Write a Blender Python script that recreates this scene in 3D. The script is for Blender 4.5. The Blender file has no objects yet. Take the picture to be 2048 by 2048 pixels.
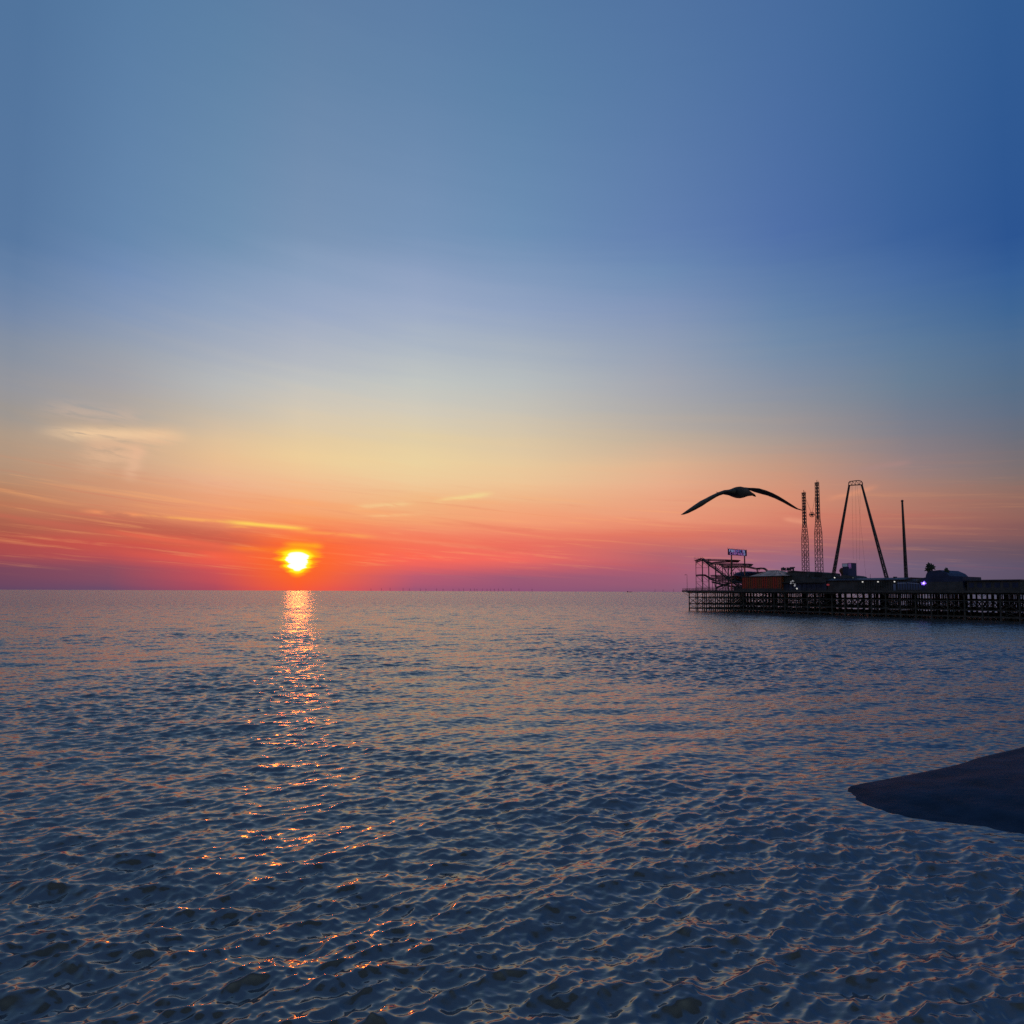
import bpy, math, random
import numpy as np
from mathutils import Vector, Matrix
random.seed(7)
R = math.radians
scene = bpy.context.scene
C = scene.collection

# ------------------------------------------------------------------ camera
CAM_H = 8.0
FPX = 1263.0                      # focal length in pixels of the 2048 px photograph
PITCH = R(3.60)
PPY = 1103.0                      # the photograph is a crop: its optical axis sits below its middle
ROLL = R(0.19)
camd = bpy.data.cameras.new('camera')
cam = bpy.data.objects.new('camera', camd)
C.objects.link(cam)
camd.sensor_width = 36.0
camd.lens = 36.0 * FPX / 2048.0
camd.shift_y = (PPY - 1024.0) / 2048.0
camd.clip_start = 0.1
camd.clip_end = 90000.0
CM = Matrix.Rotation(R(90) + PITCH, 4, 'X') @ Matrix.Rotation(ROLL, 4, 'Z')
cam.matrix_world = Matrix.Translation((0, 0, CAM_H)) @ CM
scene.camera = cam
M3 = CM.to_3x3()

def ray(px, py):
    return (M3 @ Vector(((px - 1024.0) / FPX, (PPY - py) / FPX, -1.0)))

def azel(px, py):
    d = ray(px, py).normalized()
    return math.degrees(math.atan2(d.x, d.y)), math.degrees(math.asin(d.z))

def at(px, py, Y):
    d = ray(px, py)
    return Vector((0, 0, CAM_H)) + d * (Y / d.y)

# pier frame: s runs along the pier towards the shore, t across it away from the beach
P0 = Vector((76.5, 273.0, 0)); U = Vector((.573, -.819, 0)).normalized(); N = Vector((.819, .573, 0)).normalized()
def W(s, t, z):
    return P0 + U * s + N * t + Vector((0, 0, z))
def stz(px, py, t):
    d = ray(px, py)
    # k*d_xy = P0 + s U + t N
    bx, by = P0.x + t * N.x, P0.y + t * N.y
    det = d.x * (-U.y) - (-U.x) * d.y
    k = (bx * (-U.y) - (-U.x) * by) / det
    s = (d.x * by - d.y * bx) / det
    return s, CAM_H + k * d.z
def PT(px, py, t):
    s, z = stz(px, py, t)
    return W(s, t, z)

# ------------------------------------------------------------------ materials
def lin(c):
    return tuple(((v / 255.0) / 12.92 if v / 255.0 <= .04045 else ((v / 255.0 + .055) / 1.055) ** 2.4) for v in c)
def new_mat(name):
    m = bpy.data.materials.new(name); m.use_nodes = True
    return m, m.node_tree, m.node_tree.nodes['Principled BSDF']
def mat(name, col, rough=.6, metal=0.0, var=.25, scale=1.5, spec=.2, bump=0.0):
    m, nt, b = new_mat(name)
    tc = nt.nodes.new('ShaderNodeTexCoord')
    n = nt.nodes.new('ShaderNodeTexNoise'); n.inputs['Scale'].default_value = scale; n.inputs['Detail'].default_value = 6
    nt.links.new(tc.outputs['Object'], n.inputs['Vector'])
    r = nt.nodes.new('ShaderNodeValToRGB')
    r.color_ramp.elements[0].position = .3; r.color_ramp.elements[1].position = .7
    r.color_ramp.elements[0].color = tuple(c * (1 - var) for c in col) + (1,)
    r.color_ramp.elements[1].color = tuple(min(1, c * (1 + var)) for c in col) + (1,)
    nt.links.new(n.outputs['Fac'], r.inputs['Fac'])
    nt.links.new(r.outputs['Color'], b.inputs['Base Color'])
    b.inputs['Roughness'].default_value = rough; b.inputs['Metallic'].default_value = metal
    b.inputs['Specular IOR Level'].default_value = spec
    if bump:
        bp = nt.nodes.new('ShaderNodeBump'); bp.inputs['Distance'].default_value = bump
        nt.links.new(n.outputs['Fac'], bp.inputs['Height']); nt.links.new(bp.outputs['Normal'], b.inputs['Normal'])
    return m
def emit(name, col, strength, body=.05):
    m, nt, b = new_mat(name)
    b.inputs['Base Color'].default_value = (body, body, body, 1)
    b.inputs['Specular IOR Level'].default_value = .05; b.inputs['Emission Color'].default_value = tuple(col) + (1,)
    b.inputs['Emission Strength'].default_value = strength
    return m
def striped(name, c1, c2, width, rough=.8):
    m, nt, b = new_mat(name)
    tc = nt.nodes.new('ShaderNodeTexCoord'); sp = nt.nodes.new('ShaderNodeSeparateXYZ')
    nt.links.new(tc.outputs['Object'], sp.inputs[0])
    k = nt.nodes.new('ShaderNodeMath'); k.operation = 'MULTIPLY'; k.inputs[1].default_value = 1.0 / width
    nt.links.new(sp.outputs['X'], k.inputs[0])
    f = nt.nodes.new('ShaderNodeMath'); f.operation = 'FRACT'; nt.links.new(k.outputs[0], f.inputs[0])
    g = nt.nodes.new('ShaderNodeMath'); g.operation = 'GREATER_THAN'; g.inputs[1].default_value = .5
    nt.links.new(f.outputs[0], g.inputs[0])
    mx = nt.nodes.new('ShaderNodeMix'); mx.data_type = 'RGBA'
    mx.inputs[6].default_value = tuple(c1) + (1,); mx.inputs[7].default_value = tuple(c2) + (1,)
    nt.links.new(g.outputs[0], mx.inputs[0])
    n = nt.nodes.new('ShaderNodeTexNoise'); n.inputs['Scale'].default_value = .8; n.inputs['Detail'].default_value = 5
    nt.links.new(tc.outputs['Object'], n.inputs['Vector'])
    hs = nt.nodes.new('ShaderNodeMapRange'); hs.inputs[3].default_value = .6; hs.inputs[4].default_value = 1.3
    nt.links.new(n.outputs['Fac'], hs.inputs[0])
    mm = nt.nodes.new('ShaderNodeVectorMath'); mm.operation = 'SCALE'
    nt.links.new(mx.outputs[2], mm.inputs[0]); nt.links.new(hs.outputs[0], mm.inputs['Scale'])
    nt.links.new(mm.outputs[0], b.inputs['Base Color']); b.inputs['Roughness'].default_value = rough
    return m

IRON = mat('weathered_iron', (.064, .068, .080), .7, .0, .35, .9)
STEEL = mat('painted_steel', (.076, .074, .088), .5, .0, .3, .7)
WOOD = mat('wet_timber', (.080, .080, .084), .8, 0, .35, 1.2)
DARK = mat('dark_cladding', (.064, .070, .092), .75, 0, .35, .4)
BLUEM = mat('navy_paint', (.03, .045, .12), .6, 0, .3, .5)
REDM = mat('red_track_paint', (.20, .03, .03), .5, 0, .3, .7)
ROOFM = mat('slate_blue_roof', (.04, .05, .09), .5, 0, .25, .4)
FABRIC = mat('faded_roof_canvas', (.62, .44, .40), .85, 0, .3, .45)
RUST = mat('brown_drum_paint', (.09, .05, .035), .7, 0, .35, 1.0)
STRIPE = striped('red_and_ochre_boards', (.46, .050, .032), (.32, .075, .030), 4.4)
WHITE_L = emit('white_lamp_glow', (1, .96, .9), .75)
DIM_L = emit('dim_lamp_glow', (.9, .9, 1.0), .28)
BLUE_L = emit('blue_led_glow', (.25, .30, .95), .26)
CYAN_L = emit('pale_led_glow', (.42, .45, .90), .38)
PINK_L = emit('violet_led_glow', (.62, .25, .80), .28)
PURP_L = emit('purple_lamp_glow', (.30, .14, 1.0), 1.3)
PURPW_L = emit('bright_purple_lamp_glow', (.62, .48, 1.0), 2.0)
RED_L = emit('dim_red_lamp_glow', (.45, .05, .07), .35)
BLUEF = emit('blue_lit_front', (.03, .06, .20), .12)

# ------------------------------------------------------------------ mesh builder
class MB:
    def __init__(s): s.v = []; s.f = []
    def quad_box(s, o, ex, ey, ez):
        """box from corner o with edge vectors"""
        i = len(s.v)
        for c in ((0,0,0),(1,0,0),(1,1,0),(0,1,0),(0,0,1),(1,0,1),(1,1,1),(0,1,1)):
            s.v.append(o + ex * c[0] + ey * c[1] + ez * c[2])
        for q in ((0,3,2,1),(4,5,6,7),(0,1,5,4),(1,2,6,5),(2,3,7,6),(3,0,4,7)):
            s.f.append(tuple(i + k for k in q))
        return s
    def box(s, s0, s1, t0, t1, z0, z1):       # in the pier frame
        return s.quad_box(W(s0, t0, z0), U * (s1 - s0), N * (t1 - t0), Vector((0, 0, z1 - z0)))
    def bar(s, a, b, w, h=None):
        h = h or w
        a = Vector(a); b = Vector(b); d = b - a
        if d.length < 1e-6: return s
        up = Vector((0, 0, 1)) if abs(d.normalized().z) < .95 else Vector(U)
        x = d.cross(up).normalized(); y = x.cross(d).normalized()
        return s.quad_box(a - x * w / 2 - y * h / 2, x * w, y * h, d)
    def tube(s, pts, r, n=8, cap=True):
        pts = [Vector(p) for p in pts]
        rs = r if isinstance(r, (list, tuple)) else [r] * len(pts)
        i0 = len(s.v)
        for k, p in enumerate(pts):
            d = (pts[min(k + 1, len(pts) - 1)] - pts[max(k - 1, 0)]).normalized()
            up = Vector((0, 0, 1)) if abs(d.z) < .95 else Vector((1, 0, 0))
            x = d.cross(up).normalized(); y = x.cross(d).normalized()
            for j in range(n):
                a = 2 * math.pi * j / n
                s.v.append(p + x * (rs[k] * math.cos(a)) + y * (rs[k] * math.sin(a)))
        for k in range(len(pts) - 1):
            for j in range(n):
                a = i0 + k * n + j; b = i0 + k * n + (j + 1) % n
                s.f.append((a, b, b + n, a + n))
        if cap:
            s.f.append(tuple(range(i0 + n - 1, i0 - 1, -1)))
            s.f.append(tuple(range(i0 + (len(pts) - 1) * n, i0 + len(pts) * n)))
        return s
    def prism(s, poly, t0, t1):
        """poly: [(s,z)] outline in the pier's long section, extruded from t0 to t1"""
        i = len(s.v); n = len(poly)
        for t in (t0, t1):
            for (a, z) in poly: s.v.append(W(a, t, z))
        s.f.append(tuple(range(i, i + n))); s.f.append(tuple(range(i + 2 * n - 1, i + n - 1, -1)))
        for j in range(n):
            a = i + j; b = i + (j + 1) % n
            s.f.append((a, a + n, b + n, b))
        return s
    def ball(s, c, r, n=10, m=6, sc=(1, 1, 1)):
        i = len(s.v)
        for k in range(m + 1):
            th = math.pi * k / m
            for j in range(n):
                ph = 2 * math.pi * j / n
                s.v.append(Vector(c) + Vector((r * sc[0] * math.sin(th) * math.cos(ph), r * sc[1] * math.sin(th) * math.sin(ph), r * sc[2] * math.cos(th))))
        for k in range(m):
            for j in range(n):
                a = i + k * n + j; b = i + k * n + (j + 1) % n
                s.f.append((a, b, b + n, a + n))
        return s
    def build(s, name, material, parent=None, base=None, smooth=False, label=None):
        me = bpy.data.meshes.new(name)
        base = Vector(base) if base is not None else Vector((0, 0, 0))
        if parent is not None and base.length == 0:
            mw = parent['_mw'] if False else None
        o = bpy.data.objects.new(name, me)
        C.objects.link(o)
        org, inv = Vector((0, 0, 0)), None
        if parent is not None:
            o.parent = parent
            inv = world_of(parent).inverted()
        vs = [inv @ Vector(v) for v in s.v] if inv is not None else [Vector(v) - base for v in s.v]
        if parent is None: o.location = base
        me.from_pydata([tuple(v) for v in vs], [], s.f)
        me.materials.append(material)
        if smooth: me.polygons.foreach_set('use_smooth', [True] * len(me.polygons))
        me.update()
        if label: o['label'] = label
        return o
_world = {}
def world_of(o):
    m = Matrix.LocRotScale(o.location, o.rotation_euler, o.scale)
    return world_of(o.parent) @ m if o.parent else m
PIER_ROT = math.atan2(U.y, U.x)
def thing(name, label, cat, loc, rotz=PIER_ROT, group=None):
    o = bpy.data.objects.new(name, None); C.objects.link(o)
    o.empty_display_size = .5
    o.location = loc; o.rotation_euler = (0, 0, rotz)
    tag(o, label, cat, group); return o
def tag(o, label, cat, group=None):
    o['label'] = label; o['category'] = cat
    if group: o['group'] = group
    return o

# ------------------------------------------------------------------ sky (world, laid out by compass direction and elevation)
SUN_PX = (595, 1123)
SAZ, SEL = azel(*SUN_PX)
cols = [
 (0, [(466,(78,112,155)),(541,(90,120,160)),(616,(106,128,162)),(691,(124,136,155)),(766,(140,142,150)),(822,(152,146,142)),(867,(172,152,134)),(916,(180,150,126)),(965,(184,136,106)),(1010,(184,120,90)),(1051,(170,92,76)),(1081,(180,80,72)),(1111,(165,76,80)),(1137,(122,72,92)),(1176,(100,70,98))]),
 (215, [(466,(92,127,168)),(541,(105,134,176)),(616,(122,143,176)),(691,(141,151,167)),(766,(156,155,160)),(822,(168,160,153)),(867,(192,168,145)),(916,(204,167,137)),(965,(205,147,113)),(1010,(208,134,98)),(1051,(190,100,78)),(1081,(205,88,74)),(1111,(190,82,82)),(1137,(142,78,95)),(1176,(110,76,104))]),
 (430, [(466,(102,136,172)),(541,(118,145,180)),(616,(135,155,185)),(691,(155,165,182)),(766,(175,178,180)),(822,(192,182,168)),(880,(222,192,155)),(916,(232,192,148)),(965,(235,176,138)),(1000,(237,160,116)),(1030,(240,145,98)),(1060,(215,112,82)),(1085,(230,98,74)),(1111,(246,98,74)),(1140,(205,82,86)),(1176,(170,74,94))]),
 (595, [(466,(112,140,175)),(541,(128,152,185)),(616,(143,160,190)),(691,(163,172,188)),(766,(185,187,186)),(822,(208,196,176)),(880,(228,202,160)),(916,(238,206,155)),(965,(242,188,142)),(1000,(245,172,122)),(1035,(248,155,95)),(1060,(250,122,76)),(1090,(252,108,58)),(1123,(254,106,48)),(1150,(252,98,46)),(1178,(246,84,60))]),
 (830, [(466,(110,140,178)),(541,(130,152,187)),(616,(145,162,192)),(691,(163,175,190)),(766,(185,190,188)),(822,(205,198,182)),(880,(225,205,165)),(930,(236,210,160)),(965,(240,200,150)),(1010,(242,180,125)),(1040,(245,158,108)),(1065,(245,130,95)),(1085,(246,118,88)),(1120,(250,105,90)),(1138,(225,98,98)),(1152,(188,92,112)),(1178,(158,86,116))]),
 (1030, [(466,(100,135,175)),(541,(118,145,182)),(616,(135,155,188)),(691,(155,168,185)),(766,(175,182,185)),(822,(195,190,178)),(880,(218,198,165)),(930,(232,202,158)),(965,(238,196,148)),(1000,(240,178,130)),(1040,(245,155,112)),(1065,(240,128,98)),(1085,(236,114,96)),(1120,(240,108,97)),(1140,(192,95,108)),(1155,(158,90,116)),(1180,(145,84,118))]),
 (1330, [(466,(88,120,170)),(541,(100,132,174)),(616,(118,140,178)),(691,(135,150,175)),(766,(153,158,170)),(822,(167,165,165)),(880,(192,174,155)),(930,(222,180,146)),(965,(230,170,136)),(1010,(232,156,122)),(1040,(234,144,112)),(1070,(222,120,100)),(1090,(202,110,104)),(1110,(180,102,110)),(1135,(172,94,112)),(1152,(158,92,116)),(1184,(126,88,116))]),
 (1580, [(466,(75,108,165)),(541,(85,118,166)),(616,(96,127,167)),(691,(110,135,165)),(766,(128,140,160)),(822,(145,146,153)),(880,(168,152,144)),(930,(194,152,130)),(965,(207,148,122)),(1000,(214,142,115)),(1035,(214,130,108)),(1060,(203,118,105)),(1085,(184,110,108)),(1105,(162,104,118)),(1130,(148,104,130)),(1184,(128,98,128))]),
 (1835, [(466,(54,93,152)),(541,(66,103,157)),(616,(75,110,155)),(691,(88,118,152)),(766,(100,122,146)),(822,(113,123,141)),(880,(131,126,134)),(930,(150,128,127)),(965,(163,128,118)),(1000,(174,124,108)),(1035,(176,114,100)),(1060,(165,105,99)),(1085,(140,96,100)),(1100,(122,92,106)),(1130,(110,94,118)),(1184,(104,90,114))]),
 (2048, [(466,(38,80,142)),(541,(48,90,147)),(616,(57,97,145)),(691,(72,104,142)),(766,(82,106,134)),(822,(94,108,130)),(880,(108,110,122)),(930,(124,112,114)),(965,(136,112,106)),(1000,(146,108,98)),(1035,(146,100,92)),(1060,(136,92,90)),(1085,(118,86,92)),(1100,(104,82,94)),(1130,(94,82,104)),(1184,(88,78,100))]),
]
world = bpy.data.worlds.new('World'); scene.world = world; world.use_nodes = True
nt = world.node_tree; nt.nodes.clear()
def nd(t, **kw):
    n = nt.nodes.new(t)
    for k, v in kw.items(): setattr(n, k, v)
    return n
def setin(sock, v):
    if isinstance(v, bpy.types.NodeSocket): nt.links.new(v, sock)
    else: sock.default_value = v
def mth(op, a, b=0.0, c=0.0, clamp=False):
    n = nd('ShaderNodeMath', operation=op, use_clamp=clamp)
    setin(n.inputs[0], a); setin(n.inputs[1], b)
    if op in ('MULTIPLY_ADD',): setin(n.inputs[2], c)
    return n.outputs[0]
def maprange(v, a, b, c=0.0, d=1.0, interp='SMOOTHSTEP'):
    n = nd('ShaderNodeMapRange', interpolation_type=interp)
    setin(n.inputs[0], v); n.inputs[1].default_value = a; n.inputs[2].default_value = b
    n.inputs[3].default_value = c; n.inputs[4].default_value = d
    return n.outputs[0]
def mixc(f, a, b, mode='MIX'):
    n = nd('ShaderNodeMix', data_type='RGBA', blend_type=mode)
    setin(n.inputs[0], f)
    for s_, v in ((6, a), (7, b)):
        if isinstance(v, bpy.types.NodeSocket): nt.links.new(v, n.inputs[s_])
        else: n.inputs[s_].default_value = tuple(v) + (1,)
    return n.outputs[2]
tc = nd('ShaderNodeTexCoord')
nrm = nd('ShaderNodeVectorMath', operation='NORMALIZE'); nt.links.new(tc.outputs['Generated'], nrm.inputs[0])
sp = nd('ShaderNodeSeparateXYZ'); nt.links.new(nrm.outputs[0], sp.inputs[0])
DEG = 180 / math.pi
az = mth('MULTIPLY', mth('ARCTAN2', sp.outputs['X'], sp.outputs['Y']), DEG)
el = mth('MULTIPLY', mth('ARCSINE', sp.outputs['Z']), DEG)
# thin horizontal veils of haze bend the elevation a little
def vec(x, y, z=0.0):
    c = nd('ShaderNodeCombineXYZ'); setin(c.inputs[0], x); setin(c.inputs[1], y); setin(c.inputs[2], z); return c.outputs[0]
def noise(v, scale, detail=4, rough=.55, dist=0.0):
    n = nd('ShaderNodeTexNoise'); nt.links.new(v, n.inputs['Vector'])
    n.inputs['Scale'].default_value = scale; n.inputs['Detail'].default_value = detail
    n.inputs['Roughness'].default_value = rough; n.inputs['Distortion'].default_value = dist
    return n.outputs['Fac']
tilt = mth('MULTIPLY_ADD', az, .085, el)                         # streaks sink slightly towards the right
nz = noise(vec(mth('MULTIPLY', az, .045), mth('MULTIPLY', tilt, .75)), 1.0, 6, .6, .3)
nz2 = noise(vec(mth('MULTIPLY', az, .02), mth('MULTIPLY', tilt, 2.2), 7.0), 1.0, 5, .55, .2)
elw = mth('ADD', el, mth('MULTIPLY', mth('SUBTRACT', nz, .5), maprange(el, 0.2, 5, 0.15, 1.9)))
elw = mth('ADD', elw, mth('MULTIPLY', mth('SUBTRACT', nz2, .5), maprange(el, 0.5, 14, .5, 0.0)))
TMAX = 60.0
tco = mth('SQRT', mth('DIVIDE', mth('MAXIMUM', elw, 0.0), TMAX), clamp=True)
prev = None; paz = None
for (px, stops) in cols:
    a0 = azel(px, 1182)[0]
    rp = nd('ShaderNodeValToRGB'); cr = rp.color_ramp; cr.interpolation = 'LINEAR'
    lift = 5 if px > 1500 else 9
    stops = [(y, tuple(min(255, v * .97 + k_ * min(1, (900 - y) / 150.0) + v * .03) if y < 900 else v for v, k_ in zip(c, (lift * 1.2, lift, lift * .7)))) for y, c in stops]
    if 200 < px < 1400: stops = [(y, tuple(v + (w_ - v) * .10 for v, w_ in zip(c, (240, 205, 175)))) if 940 < y < 1070 else (y, c) for y, c in stops]
    st = [(math.sqrt(max(azel(px, y)[1], 0) / TMAX), lin(c)) for y, c in stops]
    top = stops[0][1]
    st.append((math.sqrt(40 / TMAX), lin((top[0] * .62 + 24, top[1] * .62 + 40, top[2] * .62 + 56))))
    st.append((1.0, lin((66, 100, 150))))
    st.sort()
    while len(cr.elements) > 1: cr.elements.remove(cr.elements[-1])
    cr.elements[0].position = st[0][0]; cr.elements[0].color = st[0][1] + (1,)
    for p, c in st[1:]:
        e = cr.elements.new(p); e.color = c + (1,)
    nt.links.new(tco, rp.inputs[0])
    if prev is None: prev = rp.outputs[0]
    else: prev = mixc(maprange(az, paz, a0, interp='LINEAR'), prev, rp.outputs[0])
    paz = a0
sky = prev

SHN = [noise(vec(mth('MULTIPLY', az, .35), mth('MULTIPLY', tilt, 1.9), 11.0), 1.0, 4, .6, .4), noise(vec(mth('MULTIPLY', az, .42), mth('MULTIPLY', tilt, 1.5), 23.0), 1.0, 4, .6, .4)]
def streak(sky, x0, y0, x1, y1, w, col, amt, soft=2.0, nsc=.35, nlo=.35, nhi=.62, stretch=5.0):
    """a drawn-out wisp of cloud between two directions, w = half width in degrees"""
    a0, e0 = azel(x0, y0); a1, e1 = azel(x1, y1)
    L = math.hypot(a1 - a0, e1 - e0); dx, dy = (a1 - a0) / L, (e1 - e0) / L
    ua = mth('SUBTRACT', az, a0); ue = mth('SUBTRACT', el, e0)
    al = mth('ADD', mth('MULTIPLY', ua, dx), mth('MULTIPLY', ue, dy))
    ac = mth('ADD', mth('MULTIPLY', ua, -dy), mth('MULTIPLY', ue, dx))
    n = SHN[int(x0 + y0) % 2]
    ac = mth('ADD', ac, mth('MULTIPLY', mth('SUBTRACT', n, .5), w * 1.6))
    q = mth('DIVIDE', ac, w)
    g = mth('EXPONENT', mth('MULTIPLY', mth('MULTIPLY', q, q), -1.0))
    f = mth('MULTIPLY', maprange(al, -L * .02, L * .35), maprange(al, L * 1.05, L * .75))
    m = mth('MULTIPLY', mth('MULTIPLY', g, f), maprange(n, nlo, nhi))
    return mixc(mth('MULTIPLY', m, amt, clamp=True), sky, lin(col))

# broad darker veil left of the sun and its bright lower hem
sky = streak(sky, 60, 1030, 560, 1096, .85, (184, 92, 76), .62, nlo=.1, nhi=.45)
sky = streak(sky, 150, 1054, 540, 1104, .24, (240, 108, 80), .6, nlo=.15, nhi=.5)
sky = streak(sky, 60, 1072, 420, 1112, .3, (196, 82, 78), .6, nlo=.1, nhi=.5)
sky = streak(sky, 440, 1094, 600, 1102, .22, (250, 128, 52), .75, nlo=.2, nhi=.5)
# bright ribbons above the sun
sky = streak(sky, 150, 1020, 300, 1031, .16, (244, 150, 100), .8)
sky = streak(sky, 250, 1028, 560, 1050, .13, (250, 176, 96), .75)
sky = streak(sky, 430, 1042, 625, 1058, .19, (255, 216, 96), .95, nlo=.1, nhi=.35)
sky = streak(sky, 440, 1052, 560, 1057, .10, (250, 170, 90), .7)
sky = streak(sky, 560, 1060, 760, 1074, .16, (252, 172, 92), .65, nlo=.25, nhi=.5)
sky = streak(sky, 700, 1070, 1010, 1098, .20, (250, 150, 108), .38, nlo=.2, nhi=.5)
sky = streak(sky, 820, 1080, 1080, 1110, .14, (246, 138, 106), .6)
sky = streak(sky, 480, 1070, 700, 1082, .22, (250, 140, 76), .55)
sky = streak(sky, 560, 1088, 650, 1093, .24, (255, 196, 40), .95, nlo=.1, nhi=.35)
sky = streak(sky, 600, 1098, 900, 1112, .35, (255, 104, 72), .4)
# pale wisps
sky = streak(sky, 690, 1016, 830, 1006, .22, (246, 212, 150), .5, nlo=.3, nhi=.5)
sky = streak(sky, 860, 1004, 990, 986, .22, (244, 222, 150), .6, nlo=.3, nhi=.5)
sky = streak(sky, 720, 1032, 850, 1028, .12, (248, 200, 140), .6)
sky = streak(sky, 1640, 1003, 1760, 972, .20, (222, 148, 116), .55, nlo=.2, nhi=.45)
sky = streak(sky, 1700, 944, 1830, 922, .22, (172, 136, 132), .45, nlo=.2, nhi=.45)
sky = streak(sky, 1560, 1036, 1620, 1046, .2, (236, 160, 128), .5, nlo=.2, nhi=.45)
# cirrus on the far left
sky = streak(sky, 60, 812, 300, 836, .65, (208, 180, 160), .45, nlo=.35, nhi=.6)
sky = streak(sky, 60, 862, 380, 872, .45, (236, 200, 160), 1.0, nlo=.25, nhi=.5)
sky = streak(sky, 130, 930, 370, 868, .9, (228, 184, 148), .6, nlo=.35, nhi=.6)
sky = streak(sky, 150, 880, 300, 905, .8, (226, 182, 148), .6, nlo=.3, nhi=.6)
sky = streak(sky, 255, 970, 280, 880, .5, (232, 184, 150), .6, nlo=.25, nhi=.5)

# layered feathery veils low over the sea
va = noise(vec(mth('MULTIPLY', az, .11), mth('MULTIPLY', tilt, 2.6), 41.0), 1.0, 7, .62, .5)
vb = noise(vec(mth('MULTIPLY', az, .09), mth('MULTIPLY', tilt, 1.7), 57.0), 1.0, 7, .62, .6)
band = mth('MULTIPLY', maprange(el, .8, 2.6), maprange(el, 11.5, 6.0))
west = maprange(az, 30, -10, .35, 1.0)
sky = mixc(mth('MULTIPLY', mth('MULTIPLY', mth('MULTIPLY', maprange(va, .52, .74), band), west), .38), sky, lin((255, 176, 112)))
sky = mixc(mth('MULTIPLY', mth('MULTIPLY', mth('MULTIPLY', maprange(vb, .52, .74), band), west), .28), sky, lin((214, 98, 84)))
# the sun, partly drawn out by cloud bands
du = mth('SUBTRACT', az, SAZ); dv = mth('SUBTRACT', el, SEL)
sn = noise(vec(mth('MULTIPLY', az, .5), mth('MULTIPLY', el, 3.2), 3.0), 1.0, 4, .55)
# wider at the top than at the bottom
wd = mth('MULTIPLY_ADD', dv, .28, .82)
wd = mth('ADD', wd, mth('MULTIPLY', mth('SUBTRACT', sn, .5), 1.1))
dd = mth('SQRT', mth('ADD', mth('POWER', mth('ABSOLUTE', mth('DIVIDE', du, wd)), 2.0), mth('POWER', mth('ABSOLUTE', mth('DIVIDE', dv, .80)), 2.6)))
glow = mth('EXPONENT', mth('MULTIPLY', mth('POWER', mth('SQRT', mth('ADD', mth('POWER', mth('ABSOLUTE', mth('DIVIDE', du, 3.2)), 2.0), mth('POWER', mth('ABSOLUTE', mth('DIVIDE', dv, 2.1)), 2.0))), 1.4), -1.0))
sky = mixc(mth('MULTIPLY', glow, .8), sky, lin((255, 104, 28)))
sky = mixc(maprange(dd, 2.25, 1.25), sky, lin((255, 176, 16)))
sky = mixc(maprange(dd, 1.6, 1.12), sky, (1.0, .88, .02))
sky = mixc(maprange(dd, 1.10, .92), sky, (2.0, 1.25, 1.0))

# behind the viewer and below the horizon: the physical sky
nis = nd('ShaderNodeTexSky', sky_type='NISHITA'); nis.sun_disc = False
nis.sun_elevation = R(SEL); nis.sun_rotation = R(SAZ)
nis.dust_density = 2.0
nisc = nd('ShaderNodeVectorMath', operation='SCALE'); nt.links.new(nis.outputs[0], nisc.inputs[0]); nisc.inputs['Scale'].default_value = .15
side = maprange(mth('ABSOLUTE', az), 70, 140)
sky = mixc(side, sky, nisc.outputs[0])
bg = nd('ShaderNodeBackground'); nt.links.new(sky, bg.inputs['Color']); bg.inputs['Strength'].default_value = 1.0
wo = nd('ShaderNodeOutputWorld'); nt.links.new(bg.outputs[0], wo.inputs[0])
world.cycles.sampling_method = 'MANUAL'; world.cycles.sample_map_resolution = 512

sl = bpy.data.lights.new('sun', 'SUN'); so = bpy.data.objects.new('sun', sl); C.objects.link(so)
sl.energy = .4; sl.angle = R(1.7); sl.color = (1, .15, .010); sl.specular_factor = .024
sd = Vector((math.sin(R(SAZ)) * math.cos(R(SEL)), math.cos(R(SAZ)) * math.cos(R(SEL)), math.sin(R(SEL))))
so.rotation_euler = (-sd).to_track_quat('-Z', 'Y').to_euler()
so.location = (0, 0, 60)

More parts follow.
